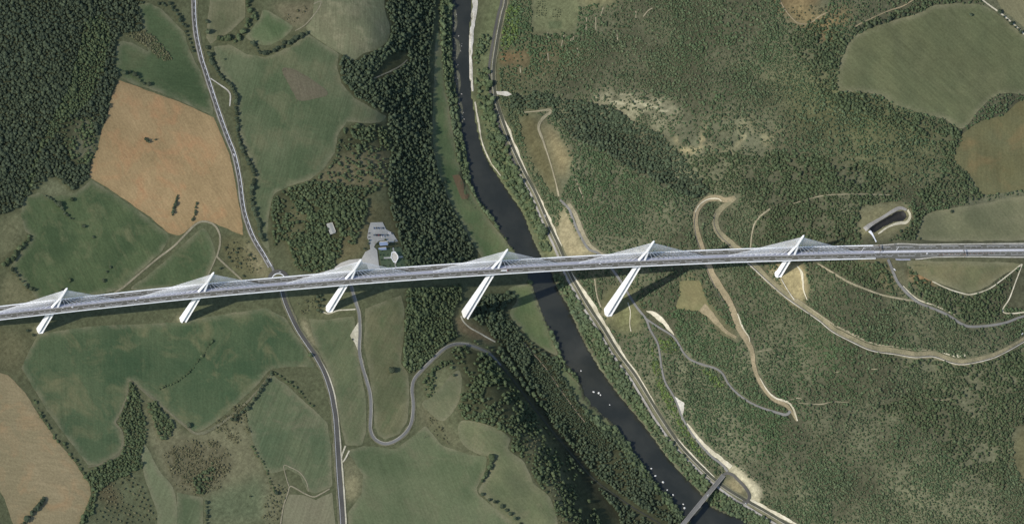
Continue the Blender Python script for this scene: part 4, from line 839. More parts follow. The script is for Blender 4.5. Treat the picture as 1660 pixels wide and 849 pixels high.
# ------------------------------------------------------------------ vehicles
def make_car(mat, label, group=None, L=4.5, van=False):
    r = empty('car' if not van else 'van', (0, 0, 0), 0, label, 'car' if not van else 'van', group)
    h2 = 1.95 if van else 1.48
    mb = MB(); w_ = .92
    prof = [(-L / 2, .35), (-L / 2, .85), (-L / 2 + .9, 1.0), (L / 2 - 1.1, .98), (L / 2, .75), (L / 2, .35)]
    mb.loft([[(x, y, z) for x, z in prof] for y in (-w_, w_)]); mb.build('body', mat, r)
    cab = [(-L / 2 + (.1 if van else .7), .95), (-L / 2 + (.3 if van else 1.2), h2), (L / 2 - (1.5 if van else 2.0), h2), (L / 2 - 1.1, .95)]
    mb = MB(); mb.loft([[(x, y, z) for x, z in cab] for y in (-w_ + .1, w_ - .1)]); mb.build('window', M['glass'] if not van else mat, r)
    mb = MB(); mb.box(cab[1][0] + .05, cab[2][0] - .05, -w_ + .12, w_ - .12, h2 + .003, h2 + .05); mb.build('roof', mat, r)
    for x in (-L / 2 + .85, L / 2 - .85):
        for y in (-w_ + .02, w_ - .02):
            mb = MB(); mb.tube((x, y - .12, .33), (x, y + .12, .33), .33, None, 12); mb.build('wheel', M['tyre'], r)
    return r
def put(r, loc, rz): r.location = loc; r.rotation_euler = (0, 0, rz); return r
def on_bridge(u, y, mat, label, flip=False, van=False):
    s = s_of(u); return put(make_car(M[mat], label, None, 4.6, van), bp_(s, y, .06), yaw(s) + (PI if flip else 0))
on_bridge(100.5, 4.9, 'car_white', 'white car on the viaduct just right of the leftmost pylon')
on_bridge(115.6, 5.6, 'car_white', 'white van following the car near the leftmost pylon', van=True)
on_bridge(219, 5.2, 'car_white', 'white van on the viaduct midway between the first two pylons', van=True)
on_bridge(365.5, 5.5, 'car_dark', 'dark car on the viaduct right of the second pylon')
on_bridge(502, 5.5, 'car_dark', 'dark car on the viaduct left of the third pylon')
on_bridge(972, 5.2, 'car_white', 'white van on the viaduct before the tallest pier', van=True)
on_bridge(772, 6.0, 'car_dark', 'dark car on the viaduct left of the white truck')
on_bridge(1503, 6.0, 'car_white', 'white van on the motorway before the coned off lane', van=True)
s = s_of(816.5); tr = empty('truck', bp_(s, 9.2, .06), yaw(s), 'white articulated truck on the viaduct beside the fourth pylon', 'truck')
mb = MB(); mb.box(-8.2, 4.6, -1.27, 1.27, 1.1, 4.0, .04); mb.build('trailer', M['car_white'], tr)
mb = MB(); mb.loft([[(5.2, y, .8), (5.2, y, 3.7), (6.9, y, 3.6), (7.6, y, 2.2), (7.6, y, .8)] for y in (-1.22, 1.22)]); mb.build('cab', M['car_red'], tr)
for x in (-6.6, -5.3, -4.0, 3.6, 6.4):
    for y in (-1.1, 1.1):
        mb = MB(); mb.tube((x, y - .15, .5), (x, y + .15, .5), .5, None, 12); mb.build('wheel', M['tyre'], tr)
def heading(u, v, du, dv):
    a, b2 = P(u, v), P(u + du, v + dv); return math.atan2(b2.y - a.y, b2.x - a.x)
put(make_car(M['car_white'], 'white van on the upper main road beside the tan field', None, 5.2, True), P(378.8, 251, 1.3), heading(378, 250, 8, 30))
put(make_car(M['car_white'], 'white car circling the roundabout', None), P(453.5, 441, 1.45), heading(453, 441, 8, 2))
put(make_car(M['car_white'], 'white car on the river road above the viaduct', None), P(883.5, 350, 1.3), heading(883, 350, 9, 22))
put(make_car(M['car_white'], 'white van parked on the access road below the motorway', None, 6.5, True), P(1450.5, 437, 1.3), heading(1448, 433, 3, 9))
put(make_car(M['car_white'], 'white van at the right edge on the hillside road', None, 6.0, True), P(1658, 541, 1.3), heading(1650, 556, 10, -10))
put(make_car(M['car_white'], 'white car near the foot of the small river bridge', None), P(1209, 816, 1.3), heading(1209, 816, 6, 5))
put(make_car(M['car_dark'], 'dark car stopped in the pale triangular lay by', None), P(571.5, 550, 1.3), heading(571, 550, 3, 9))
# visitor car park
slots = []
zz = lambda x, y: (570 + x / 8.49, 350 + y / 8.49)
for x in (308, 342, 372, 402, 432): slots.append((*zz(x, 168), 0, 'front row', random.choice(['car_dark', 'car_blue', 'car_grey'])))
for i, x in enumerate((300, 332, 350, 367, 384, 400, 426, 455, 490)): slots.append((*zz(x, 264), 0, 'middle row', ['car_grey', 'car_dark', 'car_dark', 'car_red', 'car_dark', 'car_dark', 'car_blue', 'car_grey', 'car_dark'][i]))
for x in (414, 440): slots.append((*zz(x, 287), 0, 'white pair', 'car_white'))
for x, c_ in ((514, 'car_white'), (534, 'car_white'), (552, 'car_dark')): slots.append((*zz(x, 240), 0, 'upper right corner', c_))
for y, c_ in ((240, 'car_dark'), (294, 'car_dark'), (330, 'car_grey'), (372, 'car_dark')): slots.append((*zz(238, y), 1, 'left edge', c_))
protos = {}
names = {'car_white': 'white', 'car_dark': 'black', 'car_grey': 'grey', 'car_red': 'red', 'car_blue': 'blue'}
for (u, v, side, row, cm) in slots:
    lab = '%s car parked in the %s of the visitor car park' % (names[cm], row)
    a = heading(u, v, 3, 8) if not side else heading(u, v, 8, -1)
    if cm in protos: r = copy_tree(protos[cm]); r['label'] = lab
    else: r = make_car(M[cm], lab, 'cars parked at the visitor area'); protos[cm] = r
    put(r, P(u, v, 1.25), a)

# ------------------------------------------------------------------ buildings and small structures
def place_poly(pts, z0, z1, base):
    """prism over survey points, flat top"""
    lo = [tuple(W(u, v, base + z0)) for u, v in pts]; hi = [(p[0], p[1], base + z1) for p in lo]
    return [lo, hi]
vc = P(620.5, 398.5, 1.0); base_h = vc.z
vr = empty('visitor_centre', vc, 0, 'small visitor building with two blue grey metal roofs beside the car park', 'building')
def loc_prism(rings, name, mat, parent):
    mb = MB(); mb.loft([[tuple(Vector(q) - parent.location) for q in r] for r in rings]); return mb.build(name, mat, parent)
UP = [(614.6, 393.2), (626.4, 392.4), (628.2, 397.0), (616.2, 398)]; LO = [(613.0, 402.6), (624.6, 401.6), (625.8, 404.6), (614, 405.6)]
for q, h in ((UP, 5.0), (LO, 3.2)):
    b_ = [(x, y) for x, y in q]
    w1 = loc_prism(place_poly(b_, -.8, h, base_h), 'wall', M['render'], vr)
    c = np.mean(b_, 0); b2 = [tuple(c + (np.array(p_) - c) * 1.10) for p_ in b_]
    lo, hi = place_poly(b2, h + .02, h + .35, base_h); hi = [(p_[0], p_[1], p_[2] + (1.0 if k < 2 else 0)) for k, p_ in enumerate(hi)]; lo = [(p_[0], p_[1], p_[2] + (1.0 if k < 2 else 0)) for k, p_ in enumerate(lo)]
    loc_prism([lo, hi], 'roof', M['roof_blue'], vr)
    for k in (.2, .5, .8):
        e = np.array(b_[3]) * (1 - k) + np.array(b_[2]) * k; e2 = e + (np.array(b_[2]) - np.array(b_[3])) * .12
        pa = W(*e, base_h + 1); pb = W(*e2, base_h + 1); n_ = np.array([pb[1] - pa[1], -(pb[0] - pa[0]), 0]); n_ = n_ / np.linalg.norm(n_) * .05
        mb = MB(); mb.loft([[tuple(Vector(x) - vc) for x in (pa - n_, pb - n_, pb + n_, pa + n_)], [tuple(Vector(x + np.array([0, 0, 1.5])) - vc) for x in (pa - n_, pb - n_, pb + n_, pa + n_)]]); mb.build('window', M['glass'], vr)
for q, nm in (([(605.5, 391.5), (609, 390.5), (612, 391.5), (611, 394), (607, 395), (605.6, 394)], 'left'), ([(627, 389), (631, 389.5), (635, 391), (632, 393), (628.5, 392)], 'right')):
    sheet('paving', q, M['gravel'], 'white paving to the %s of the visitor building' % nm, 1.5, 2, False)
# lens shaped walled garden
LENS = [(634.8, 409), (640.4, 408), (644.8, 414.2), (645.2, 418.4), (641.6, 425.4), (637.6, 424.2), (633.6, 417)]
lb = P(639, 417, 1.3); lr = empty('memorial_garden', lb, 0, 'lens shaped pale court ringed by a low white wall in the visitor garden', 'memorial court')
lc = np.mean(LENS, 0); outer = [tuple(lc + (np.array(q) - lc) * 1.06) for q in LENS]; inner = [tuple(lc + (np.array(q) - lc) * .90) for q in LENS]
mb = MB(); n = len(LENS); z0 = max(float(hs(*q)) for q in LENS) + 1.4
vs = [tuple(Vector(W(*q, z0 + zz)) - lb) for ring in (outer, inner) for zz in (-.5, 1.6) for q in ring]
fs = []
for i in range(n):
    j = (i + 1) % n
    fs += [(i, j, n + j, n + i), (n + i, n + j, 3 * n + j, 3 * n + i), (3 * n + i, 3 * n + j, 2 * n + j, 2 * n + i)]
mb.add(vs, fs); mb.build('low_wall', M['concrete'], lr)
mb = MB(); mb.add([tuple(Vector(W(*q, z0 + .35)) - lb) for q in inner], [tuple(range(n))]); mb.build('court_floor', M['plaza'], lr)
# long low shed in the wood
q = [(529.2, 363.5), (537.6, 361.6), (543.4, 376.6), (535.2, 379.6)]; sb = P(536, 371, 0)
sr = empty('shed', sb, 0, 'long pale roofed shed alone in a clearing of the wood', 'shed')
loc_prism(place_poly(q, -1, 3.2, sb.z), 'wall', M['render'], sr)
c = np.mean(q, 0); b2 = [tuple(c + (np.array(p_) - c) * 1.08) for p_ in q]; ridge = [tuple((np.array(b2[0]) + np.array(b2[1])) / 2), tuple((np.array(b2[3]) + np.array(b2[2])) / 2)]
vsr = [tuple(Vector(W(*p_, sb.z + 3.25)) - sb) for p_ in b2] + [tuple(Vector(W(*p_, sb.z + 4.3)) - sb) for p_ in ridge]
mb = MB(); mb.add(vsr, [(0, 4, 5, 3), (4, 1, 2, 5), (0, 1, 4), (3, 5, 2), (0, 3, 2, 1)]); mb.build('roof', M['roof_pale'], sr)
for k in (.3, .7):
    e = np.array(q[3]) * (1 - k) + np.array(q[0]) * k; pa = W(*e, sb.z); mb = MB(); v_ = Vector(pa) - sb; mb.box(v_.x - .3, v_.x + .3, v_.y - .8, v_.y + .8, .2, 2.4); mb.build('door', M['rust'], sr)
NOPOLY.append(np.array([(526, 360), (540, 358), (550, 380), (545, 388), (533, 384)])); NOPOLY.append(np.array([(604, 386), (636, 384), (640, 406), (606, 408)]))

# small road bridge over the river
A0, A1 = Vector(W(1172, 771.5, 24)), Vector(W(1080, 883, 22))
rb = empty('road_bridge', A0, 0, 'narrow concrete road bridge crossing the river at the bottom', 'bridge')
D = (A1 - A0); L_ = Vector((D.x, D.y, 0)).length; T = Vector((D.x, D.y, 0)) / L_; N = Vector((-T.y, T.x, 0)); sl = D.z / L_
rp = lambda s, y, z: tuple(T * s + N * y + Vector((0, 0, s * sl + z)))
def rb_along(name, prof, mat): mb = MB(); mb.loft([[rp(s, y, z) for y, z in prof] for s in np.linspace(-3, L_, 12)]); return mb.build(name, mat, rb)
rb_along('deck', [(-4.6, -1.5), (4.6, -1.5), (4.8, -.02), (-4.8, -.02)], M['asphalt_pale'])
rb_along('carriageway', [(-3.4, .0), (3.4, .0), (3.4, .06), (-3.4, .06)], AP)
for y in (-4.3, 4.3): rb_along('parapet', [(y - .45, .0), (y + .45, .0), (y + .45, 1.1), (y - .45, 1.1)], M['ballast'])
for s in (40, 85, 130, 170):
    mb = MB(); mb.loft([[rp(s + x, y, z) for x, y in ((-1, -3.6), (-.2, -4.2), (1, -3.6), (1, 3.6), (.2, 4.2), (-1, 3.6))] for z in (-30, -1.45)]); mb.build('pier', M['concrete'], rb)
ribbon('road', [(1170, 773), (1176, 767.5), (1182, 767), (1189, 770), (1197, 778), (1206, 787), (1213, 797), (1215, 805), (1211, 814), (1204, 812)], 4.6, AS, 'asphalt loop leading onto the small river bridge', 1.5, step=1)
NOTREE.append((np.array([(1172, 771), (1106, 851), (1080, 883)]), 4.5))
cb_ = make_car(M['car_white'], 'white car crossing the small river bridge'); s_ = 62; put(cb_, A0 + Vector(rp(s_, 1.6, .08)), math.atan2(T.y, T.x))

# boulders standing in the river and on its edge
def boulder_me(seed):
    bm = bmesh.new(); bmesh.ops.create_icosphere(bm, subdivisions=2, radius=1); r = random.Random(seed)
    dirs = [(Vector((r.uniform(-1, 1), r.uniform(-1, 1), r.uniform(-1, 1))).normalized(), r.uniform(.55, .95)) for _ in range(9)]
    for v in bm.verts:
        for d, k in dirs:
            t = v.co.dot(d)
            if t > k: v.co -= d * (t - k)
        v.co.z *= .75
    me = bpy.data.meshes.new('boulder'); bm.to_mesh(me); bm.free(); me.materials.append(M['rock']); return me
bmes = [boulder_me(i) for i in range(4)]; smes = [boulder_me(i + 9) for i in range(4)]
for me in smes: me.materials[0] = M['ballast']
for k, (u, v, r, lab, grp) in enumerate([(962.4, 635, 2.6, 'white boulder standing in the river nearest the left bank below the viaduct', None), (970.5, 637, 3.0, 'large white boulder in the river, upper one of a touching pair', None), (973.5, 640, 2.2, 'smaller white boulder touching the large one in the river', None),
     (988.5, 656, 1.7, 'small white rock farther down the river below the boulder pair', None), (942, 601, 1.8, 'small pale rock at the left bank under the riverside trees', None), (1056, 759, 2.3, 'pale boulder on the left bank, first of the row above the small bridge', None), (1062.5, 771, 3.2, 'broad pale boulder on the left bank, second of the row', None),
     (1075, 781, 3.2, 'blocky pale boulder on the left bank, third of the row', None), (1082, 794, 2.0, 'low pale boulder on the left bank, fourth of the row', None), (1091.5, 801.5, 2.4, 'white boulder in the water, fifth of the row', None), (1108, 817, 2.2, 'pale boulder just above the small bridge', None), (1110, 823, 3.0, 'large pale boulder nearest the small bridge', None)]):
    o = link(bpy.data.objects.new('boulder', bmes[k % 4])); o.location = WV(u, v, max(.7, float(hs(u, v)))); o.scale = (r, r * .85, r); o.rotation_euler = (0, 0, k * 1.3); tag(o, lab, 'boulder', grp)
for k in range(26):
    t = random.random(); u, v = [(733, 30), (741, 68), (738, 95), (739, 148), (745, 190)][k % 5]; u += random.gauss(0, 4.5) + 3; v += random.gauss(0, 12)
    if not (inside(RIV, np.array([u]), np.array([v]))[0]): u += 8
    o = link(bpy.data.objects.new('river_stone', smes[k % 4])); r = random.uniform(.6, 1.5); o.location = WV(u, v, .6); o.scale = (r * 1.6, r, r * .7); o.rotation_euler = (0, 0, k)
    tag(o, 'low pale stone breaking the shallow water of the upper river', 'stone', 'stones in the upper river shallows')
# power poles
for u, v, lab in ((616, 509, 'wooden power pole in the pasture below the third pylon'), (687.5, 710, 'wooden power pole in the wide olive pasture'), (457.5, 115, 'wooden power pole at the corner of the fallow patch'), (479, 166, 'wooden power pole below the fallow patch')):
    g = empty('power_pole', P(u, v, .3), .6, lab, 'power pole')
    mb = MB(); mb.tube((0, 0, 0), (0, 0, 11), .3, .22, 8); mb.build('pole', M['bark'], g)
    mb = MB(); mb.box(-1.8, 1.8, -.12, .12, 9.9, 10.15); mb.build('crossarm', M['bark'], g)

# ------------------------------------------------------------------ trees
def crown_me(seed, tall=1.0, rag=1.0, quads=150, cone=False, sub=2):
    """one uneven crown: lumpy body, loose leaf clumps round it; radius about 1, base at 0"""
    r = random.Random(seed); bm = bmesh.new(); bmesh.ops.create_icosphere(bm, subdivisions=sub, radius=1)
    lumps = [(Vector((r.gauss(0, 1), r.gauss(0, 1), r.gauss(0.25, .8))).normalized(), r.uniform(.10, .34) * rag, r.uniform(.30, .6)) for _ in range(16)]
    cz = tall * .95
    def shp(d):
        k = .74 + sum(a * math.exp(-((1 - d.dot(l)) / (w * w)) * 2) for l, a, w in lumps) - .1 * (d.z < -.3)
        q = d * k
        if cone: f = 1 - .55 * max(-1, min(1, d.z)); q = Vector((q.x * f * .8, q.y * f * .8, q.z * 1.15))
        return Vector((q.x, q.y, q.z * tall + cz))
    for v in bm.verts: v.co = shp(v.co.normalized()) * 1.0
    for _ in range(quads):
        d = Vector((r.gauss(0, 1), r.gauss(0, 1), r.gauss(.15, .9))).normalized(); c = shp(d); c = Vector((0, 0, cz)) + (c - Vector((0, 0, cz))) * r.uniform(.92, 1.16)
        a = Vector((r.gauss(0, 1), r.gauss(0, 1), r.gauss(0, 1))).normalized(); b2 = a.cross(d + Vector((0, 0, .6))).normalized(); a = b2.cross(d + Vector((r.gauss(0, .5), r.gauss(0, .5), .4))).normalized()
        s = r.uniform(.10, .22)
        bm.faces.new([bm.verts.new(c + a * s), bm.verts.new(c + b2 * s), bm.verts.new(c - a * s * .9), bm.verts.new(c - b2 * s)])
    me = bpy.data.meshes.new('crown'); bm.to_mesh(me); bm.free(); return me
def trunk_me(tall):
    mb = MB(); mb.tube((0, 0, -.5), (0, 0, tall * .5), .11, .07, 7)
    for k in range(4):
        a = k * 1.6 + .4; mb.tube((0, 0, tall * .42), (math.cos(a) * .45, math.sin(a) * .45, tall * .8), .05, .02, 5)
    return mb.mesh('trunk')
L1 = leaf_mat('dark_oak_leaves', C(54, 63, 50), C(76, 85, 66), C(64, 74, 60))
L2 = leaf_mat('valley_leaves', C(62, 74, 54), C(86, 96, 70), C(76, 88, 62))
L3 = leaf_mat('riverside_leaves', C(74, 88, 62), C(98, 110, 80), C(88, 100, 78))
L4 = leaf_mat('scrub_leaves', C(66, 79, 58), C(93, 102, 77), C(74, 93, 64), .005)
L5 = leaf_mat('thorn_leaves', C(78, 78, 58), C(100, 98, 76), C(84, 90, 66))
L6 = leaf_mat('bright_leaves', C(78, 98, 54), C(104, 120, 70), C(90, 104, 60))
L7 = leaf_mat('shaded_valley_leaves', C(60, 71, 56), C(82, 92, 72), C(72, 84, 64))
PROTO = {}
def protos_for(key, mat, n, tall, rag, quads, cone=False, sub=2):
    c = bpy.data.collections.new('tree_kinds_' + key)       # kept out of the scene: only the stuff below draws them
    for i in range(n):
        me = crown_me(hash(key) % 1000 + i * 17 if False else (sum(map(ord, key)) + i * 17), tall * (0.85 + .3 * (i / max(1, n - 1))), rag, quads, cone, sub); me.materials.append(mat)
        o = bpy.data.objects.new('crown_' + key, me); c.objects.link(o)
    PROTO[key] = c
protos_for('oak', L1, 5, 1.15, 1.0, 110); protos_for('valley', L2, 5, 1.05, 1.1, 110); protos_for('river', L3, 5, 1.0, 1.25, 130)
protos_for('scrub', L4, 5, .85, 1.2, 60); protos_for('thorn', L5, 4, .75, 1.3, 50); protos_for('bright', L6, 4, .8, 1.3, 70); protos_for('shade', L7, 5, 1.3, 1.1, 110)

# where nothing grows: raster at survey resolution
BU, BV = np.meshgrid(np.arange(-60, 1721, 1.0), np.arange(-60, 911, 1.0))
BAN = np.zeros(BU.shape, bool)
for pl in NOPOLY:
    pl = np.asarray(pl); x0, y0 = np.floor(pl.min(0) + 59).astype(int).clip(0); x1, y1 = np.ceil(pl.max(0) + 61).astype(int)
    sl_ = (slice(y0, max(y0, y1)), slice(x0, max(x0, x1))); BAN[sl_] |= inside(pl, BU[sl_], BV[sl_])
for pl, hw in NOTREE:
    pl = np.asarray(pl, float)
    for i in range(0, len(pl) - 1, 12):
        seg = pl[i:i + 13]; x0, y0 = np.floor(seg.min(0) - hw + 59).astype(int).clip(0); x1, y1 = np.ceil(seg.max(0) + hw + 62).astype(int)
        sl_ = (slice(y0, max(y0, y1)), slice(x0, max(x0, x1)))
        if BU[sl_].size: BAN[sl_] |= dist_poly(seg, BU[sl_], BV[sl_]) < hw
def banned(u, v, k=None):
    i = np.clip((u + 60).round().astype(int), 0, BAN.shape[1] - 1); j = np.clip((v + 60).round().astype(int), 0, BAN.shape[0] - 1); return BAN[j, i]
def scatter(polys, spacing, dens=1.0, gap=None, seed=1, excl=(), jit=.42, wob=2.5, free=False):
    """irregular planting inside polygons; gap=(wavelength, threshold, softness) opens glades"""
    r = np.random.default_rng(seed); out = []
    pts_all = np.concatenate([np.asarray(q, float) for q in polys]); x0, y0 = np.maximum(pts_all.min(0), (-55, -55)); x1, y1 = np.minimum(pts_all.max(0), (1715, 905))
    a, b2 = np.meshgrid(np.arange(x0, x1, spacing), np.arange(y0, y1, spacing * .87)); a = a + (np.arange(a.shape[0]) % 2)[:, None] * spacing / 2
    u = (a + r.uniform(-jit, jit, a.shape) * spacing).ravel(); v = (b2 + r.uniform(-jit, jit, a.shape) * spacing).ravel()
    wu = u + (fbm(u, v, 11, seed + 300, 3) - .5) * 2 * wob; wv = v + (fbm(u, v, 11, seed + 400, 3) - .5) * 2 * wob
    k = np.zeros(u.shape, bool)
    for q in polys: k |= inside(q, wu, wv)
    for q in excl: k &= ~inside(q, wu, wv)
    k &= free | ~banned(u, v); u, v = u[k], v[k]
    pr = np.full(u.shape, float(dens))
    if gap: pr *= np.clip((fbm(u, v, gap[0], seed + 60, 4) - gap[1]) / gap[2] + .5, gap[3] if len(gap) > 3 else 0, 1)
    k = r.random(u.shape) < pr
    return u[k], v[k]
def bowl(o_name, parts, label):
    """one mass of trees: points that carry a size, drawn as crowns"""
    pass
def forest(name, key, uv, rad, label, group=None, var=.35, seed=3, clump=1.0):
    u, v = uv; r = np.random.default_rng(seed)
    pts = W(u, v, hs(u, v) + .1); me = bpy.data.meshes.new(name); me.vertices.add(len(pts)); me.vertices.foreach_set('co', pts.astype(np.float32).ravel())
    sc = rad * (0.72 + 0.62 * clump * fbm(u, v, 30, 77, 3) + (1 - clump) * .31) * np.exp(r.normal(0, var * .7, len(u))).clip(.55, 1.75)
    a = me.attributes.new('size', 'FLOAT', 'POINT'); a.data.foreach_set('value', sc.astype(np.float32))
    a = me.attributes.new('turn', 'FLOAT', 'POINT'); a.data.foreach_set('value', (r.random(len(u)) * 6.28).astype(np.float32))
    o = link(bpy.data.objects.new(name, me)); tag(o, label, None, group, 'stuff')
    g = bpy.data.node_groups.new('planting_' + name, 'GeometryNodeTree')
    g.interface.new_socket('Geometry', in_out='INPUT', socket_type='NodeSocketGeometry'); g.interface.new_socket('Geometry', in_out='OUTPUT', socket_type='NodeSocketGeometry')
    gi, go = g.nodes.new('NodeGroupInput'), g.nodes.new('NodeGroupOutput')
    ip = g.nodes.new('GeometryNodeInstanceOnPoints'); ci = g.nodes.new('GeometryNodeCollectionInfo'); ci.inputs[0].default_value = PROTO[key]; ci.inputs['Separate Children'].default_value = True; ci.inputs['Reset Children'].default_value = True
    ip.inputs['Pick Instance'].default_value = True
    na = g.nodes.new('GeometryNodeInputNamedAttribute'); na.data_type = 'FLOAT'; na.inputs['Name'].default_value = 'size'
    nb = g.nodes.new('GeometryNodeInputNamedAttribute'); nb.data_type = 'FLOAT'; nb.inputs['Name'].default_value = 'turn'
    cx = g.nodes.new('ShaderNodeCombineXYZ'); fa = lambda n_: [x for x in n_.outputs if x.enabled and x.name == 'Attribute'][0]
    g.links.new(fa(nb), cx.inputs['Z']); g.links.new(gi.outputs[0], ip.inputs['Points']); g.links.new(ci.outputs[0], ip.inputs['Instance'])
    g.links.new(cx.outputs[0], ip.inputs['Rotation']); g.links.new(fa(na), ip.inputs['Scale']); g.links.new(ip.outputs[0], go.inputs[0])
    md = o.modifiers.new('planting', 'NODES'); md.node_group = g
    return o
cat = lambda *l: (np.concatenate([q[0] for q in l]), np.concatenate([q[1] for q in l]))

# masses of trees nobody could count
NW_LIGHT = [(135, 40), (165, 20), (180, 60), (170, 100), (160, 130), (140, 170), (110, 190), (80, 230), (62, 250), (52, 300), (36, 320), (60, 240), (90, 180), (108, 150), (118, 110), (130, 70)]
forest('oak_forest', 'oak', scatter([WOOD_NW], 3.9, .97, seed=5, excl=[NW_LIGHT, [(100, 195), (150, 190), (155, 262), (118, 270), (100, 240)]]), 2.75, 'dense dark oak forest filling the top left corner', var=.32)
forest('light_woods', 'valley', cat(scatter([NW_LIGHT], 3.5, .95, seed=6), scatter([[(100, 195), (150, 190), (155, 262), (118, 270), (100, 240)]], 3.8, .85, (16, .48, .2, .1), seed=7)), 2.3, 'lighter green belt inside the dark oak forest')
forest('slope_forest', 'shade', cat(scatter([WOOD_SLOPE], 3.5, .98, seed=8, excl=[[(628, 90), (660, 80), (664, 100), (610, 135), (600, 130)]])), 2.45, 'steep dark forest slope above the river meadow', var=.38)
forest('parkland_woods', 'valley', cat(scatter([WOOD_REST], 3.6, .95, (26, .40, .15, .06), seed=10, excl=[[(512, 292), (560, 250), (622, 238), (630, 300), (600, 306)], LOT]),
       scatter([[(512, 292), (560, 250), (622, 238), (630, 300), (600, 306)]], 4, .34, seed=11), scatter([WOOD_SOUTH], 3.4, .97, seed=12)), 2.4, 'open oak woodland around the visitor area and the pier', var=.35)
FINE = [(858, 572), (868, 572), (890, 596), (926, 644), (962, 690), (990, 728), (965, 730), (935, 700), (900, 668), (872, 630), (856, 596)]
forest('valley_undergrowth', 'shade', scatter([FINE], 2.5, .96, seed=51), 1.25, 'fine dark undergrowth on the valley floor beside the narrow path')
row_ = np.concatenate([crom([(806, 573), (826, 590), (848, 620), (870, 648), (892, 676), (910, 700), (930, 726)], 4.2), crom([(846, 596), (862, 618), (874, 640)], 4.4)])
forest('lane_woods', 'river', (row_[:, 0] + rng.normal(0, 1.1, len(row_)), row_[:, 1] + rng.normal(0, 1.1, len(row_))), 2.5, 'crowns toned as if sunlit, standing in lines between the dark lanes of the wood')  # brighter leaf kind puts sunlight on these rows into their colour
forest('valley_woods', 'shade', cat(scatter([WOOD_LOW], 3.3, .94, (22, .34, .15, .3), seed=13, excl=[FINE]), ), 2.25, 'shaded valley woodland between cliff and river', var=.4)
forest('cliff_woods', 'valley', cat(scatter([WOOD_CLIFF], 3.7, .92, (30, .46, .15, .08), seed=14), scatter([[(672, 600), (690, 580), (700, 560), (745, 548), (800, 562), (800, 568), (745, 562), (712, 578)]], 4, .5, seed=15), scatter([[(684, 605), (702, 605), (706, 640), (690, 652)]], 4.5, .7, seed=16)), 2.5, 'broken oak woodland along the cliff top', var=.4)
RB1 = [(774, 60), (790, 55), (793, 110), (797, 150), (806, 190), (828, 240), (845, 275), (862, 310), (880, 350), (898, 404), (878, 408), (866, 375), (850, 345), (830, 312), (812, 288), (800, 268), (792, 240), (785, 205), (774, 160), (768, 130), (766, 100)]
RB2 = [(895, 446), (914, 446), (930, 478), (950, 508), (970, 540), (996, 582), (1022, 618), (1060, 684), (1092, 724), (1122, 754), (1150, 784), (1138, 800), (1128, 790), (1086, 746), (1046, 690), (1002, 636), (968, 588), (942, 540), (921, 494), (906, 470)]
RB3 = [(1156, 792), (1186, 810), (1226, 832), (1270, 862), (1270, 905), (1190, 838), (1152, 818), (1146, 808)]
LB1 = [(714, -55), (731, -55), (730, 30), (730, 70), (733, 115), (740, 165), (746, 212), (755, 252), (760, 292), (774, 322), (798, 356), (820, 390), (836, 411), (829, 416), (812, 392), (786, 360), (764, 325), (748, 290), (738, 252), (730, 215), (722, 170), (718, 120), (713, 70)]
LB2 = [(858, 456), (866, 476), (884, 522), (904, 562), (914, 586), (934, 612), (950, 650), (974, 674), (1000, 696), (1030, 739), (1064, 788), (1090, 814), (1110, 840), (1100, 846), (1078, 815), (1050, 780), (1010, 735), (985, 702), (955, 680), (932, 640), (906, 600), (892, 560), (878, 520), (860, 480), (853, 462)]
forest('riverside_woods', 'river', cat(scatter([RB1], 3.6, .85, (20, .42, .15, .15), seed=20), scatter([RB2, RB3], 3.3, .9, seed=21), scatter([LB1, LB2], 3.3, .92, seed=22)), 2.6, 'continuous riverside trees lining both banks', var=.42)
HILL = [(828, -55), (1720, -55), (1720, 905), (1320, 905), (1240, 832), (1164, 786), (1130, 752), (1076, 682), (1033, 612), (980, 534), (942, 474), (912, 408), (870, 315), (834, 242), (812, 175), (808, 80)]
BARE = [[(842, 190), (868, 185), (880, 190), (905, 215), (926, 262), (920, 290), (908, 320), (888, 308), (862, 262), (846, 222)], [(862, -60), (1000, -60), (1000, 4), (940, 10), (932, 55), (862, 55)], [(810, 83), (857, 81), (858, 108), (810, 106)],
        [(1258, 424), (1302, 426), (1312, 470), (1302, 492), (1286, 496), (1266, 470)], [(1176, 758), (1190, 752), (1206, 766), (1222, 778), (1236, 795), (1232, 812), (1220, 822), (1190, 805), (1172, 780)], [(1394, 335), (1462, 326), (1482, 345), (1474, 368), (1430, 392), (1394, 390)],
        [(1396, 392), (1720, 384), (1720, 428), (1440, 428), (1396, 420)], [(1440, 420), (1472, 420), (1475, 470), (1505, 492), (1495, 494), (1470, 480), (1452, 455)], [(1642, 690), (1720, 690), (1720, 800), (1656, 778), (1643, 748)], [(890, 405), (914, 335), (940, 390), (965, 412), (920, 425)],
        [(1502, 345), (1600, 325), (1720, 300), (1720, 395), (1495, 392)], [(1590, -60), (1720, -60), (1720, 120), (1590, 0)], [(1470, 418), (1660, 424), (1600, 470), (1560, 480), (1490, 450)], [(1640, 440), (1720, 430), (1720, 500), (1634, 500)],
        [(1262, -60), (1330, -60), (1345, 14), (1300, 44), (1272, 22)], [(975, 470), (1030, 470), (1040, 538), (1000, 540), (975, 510)]]
ROCKY = [(948, 155), (985, 149), (1060, 153), (1108, 170), (1140, 205), (1210, 190), (1280, 215), (1270, 240), (1130, 250), (1095, 240), (1020, 197), (962, 176)]
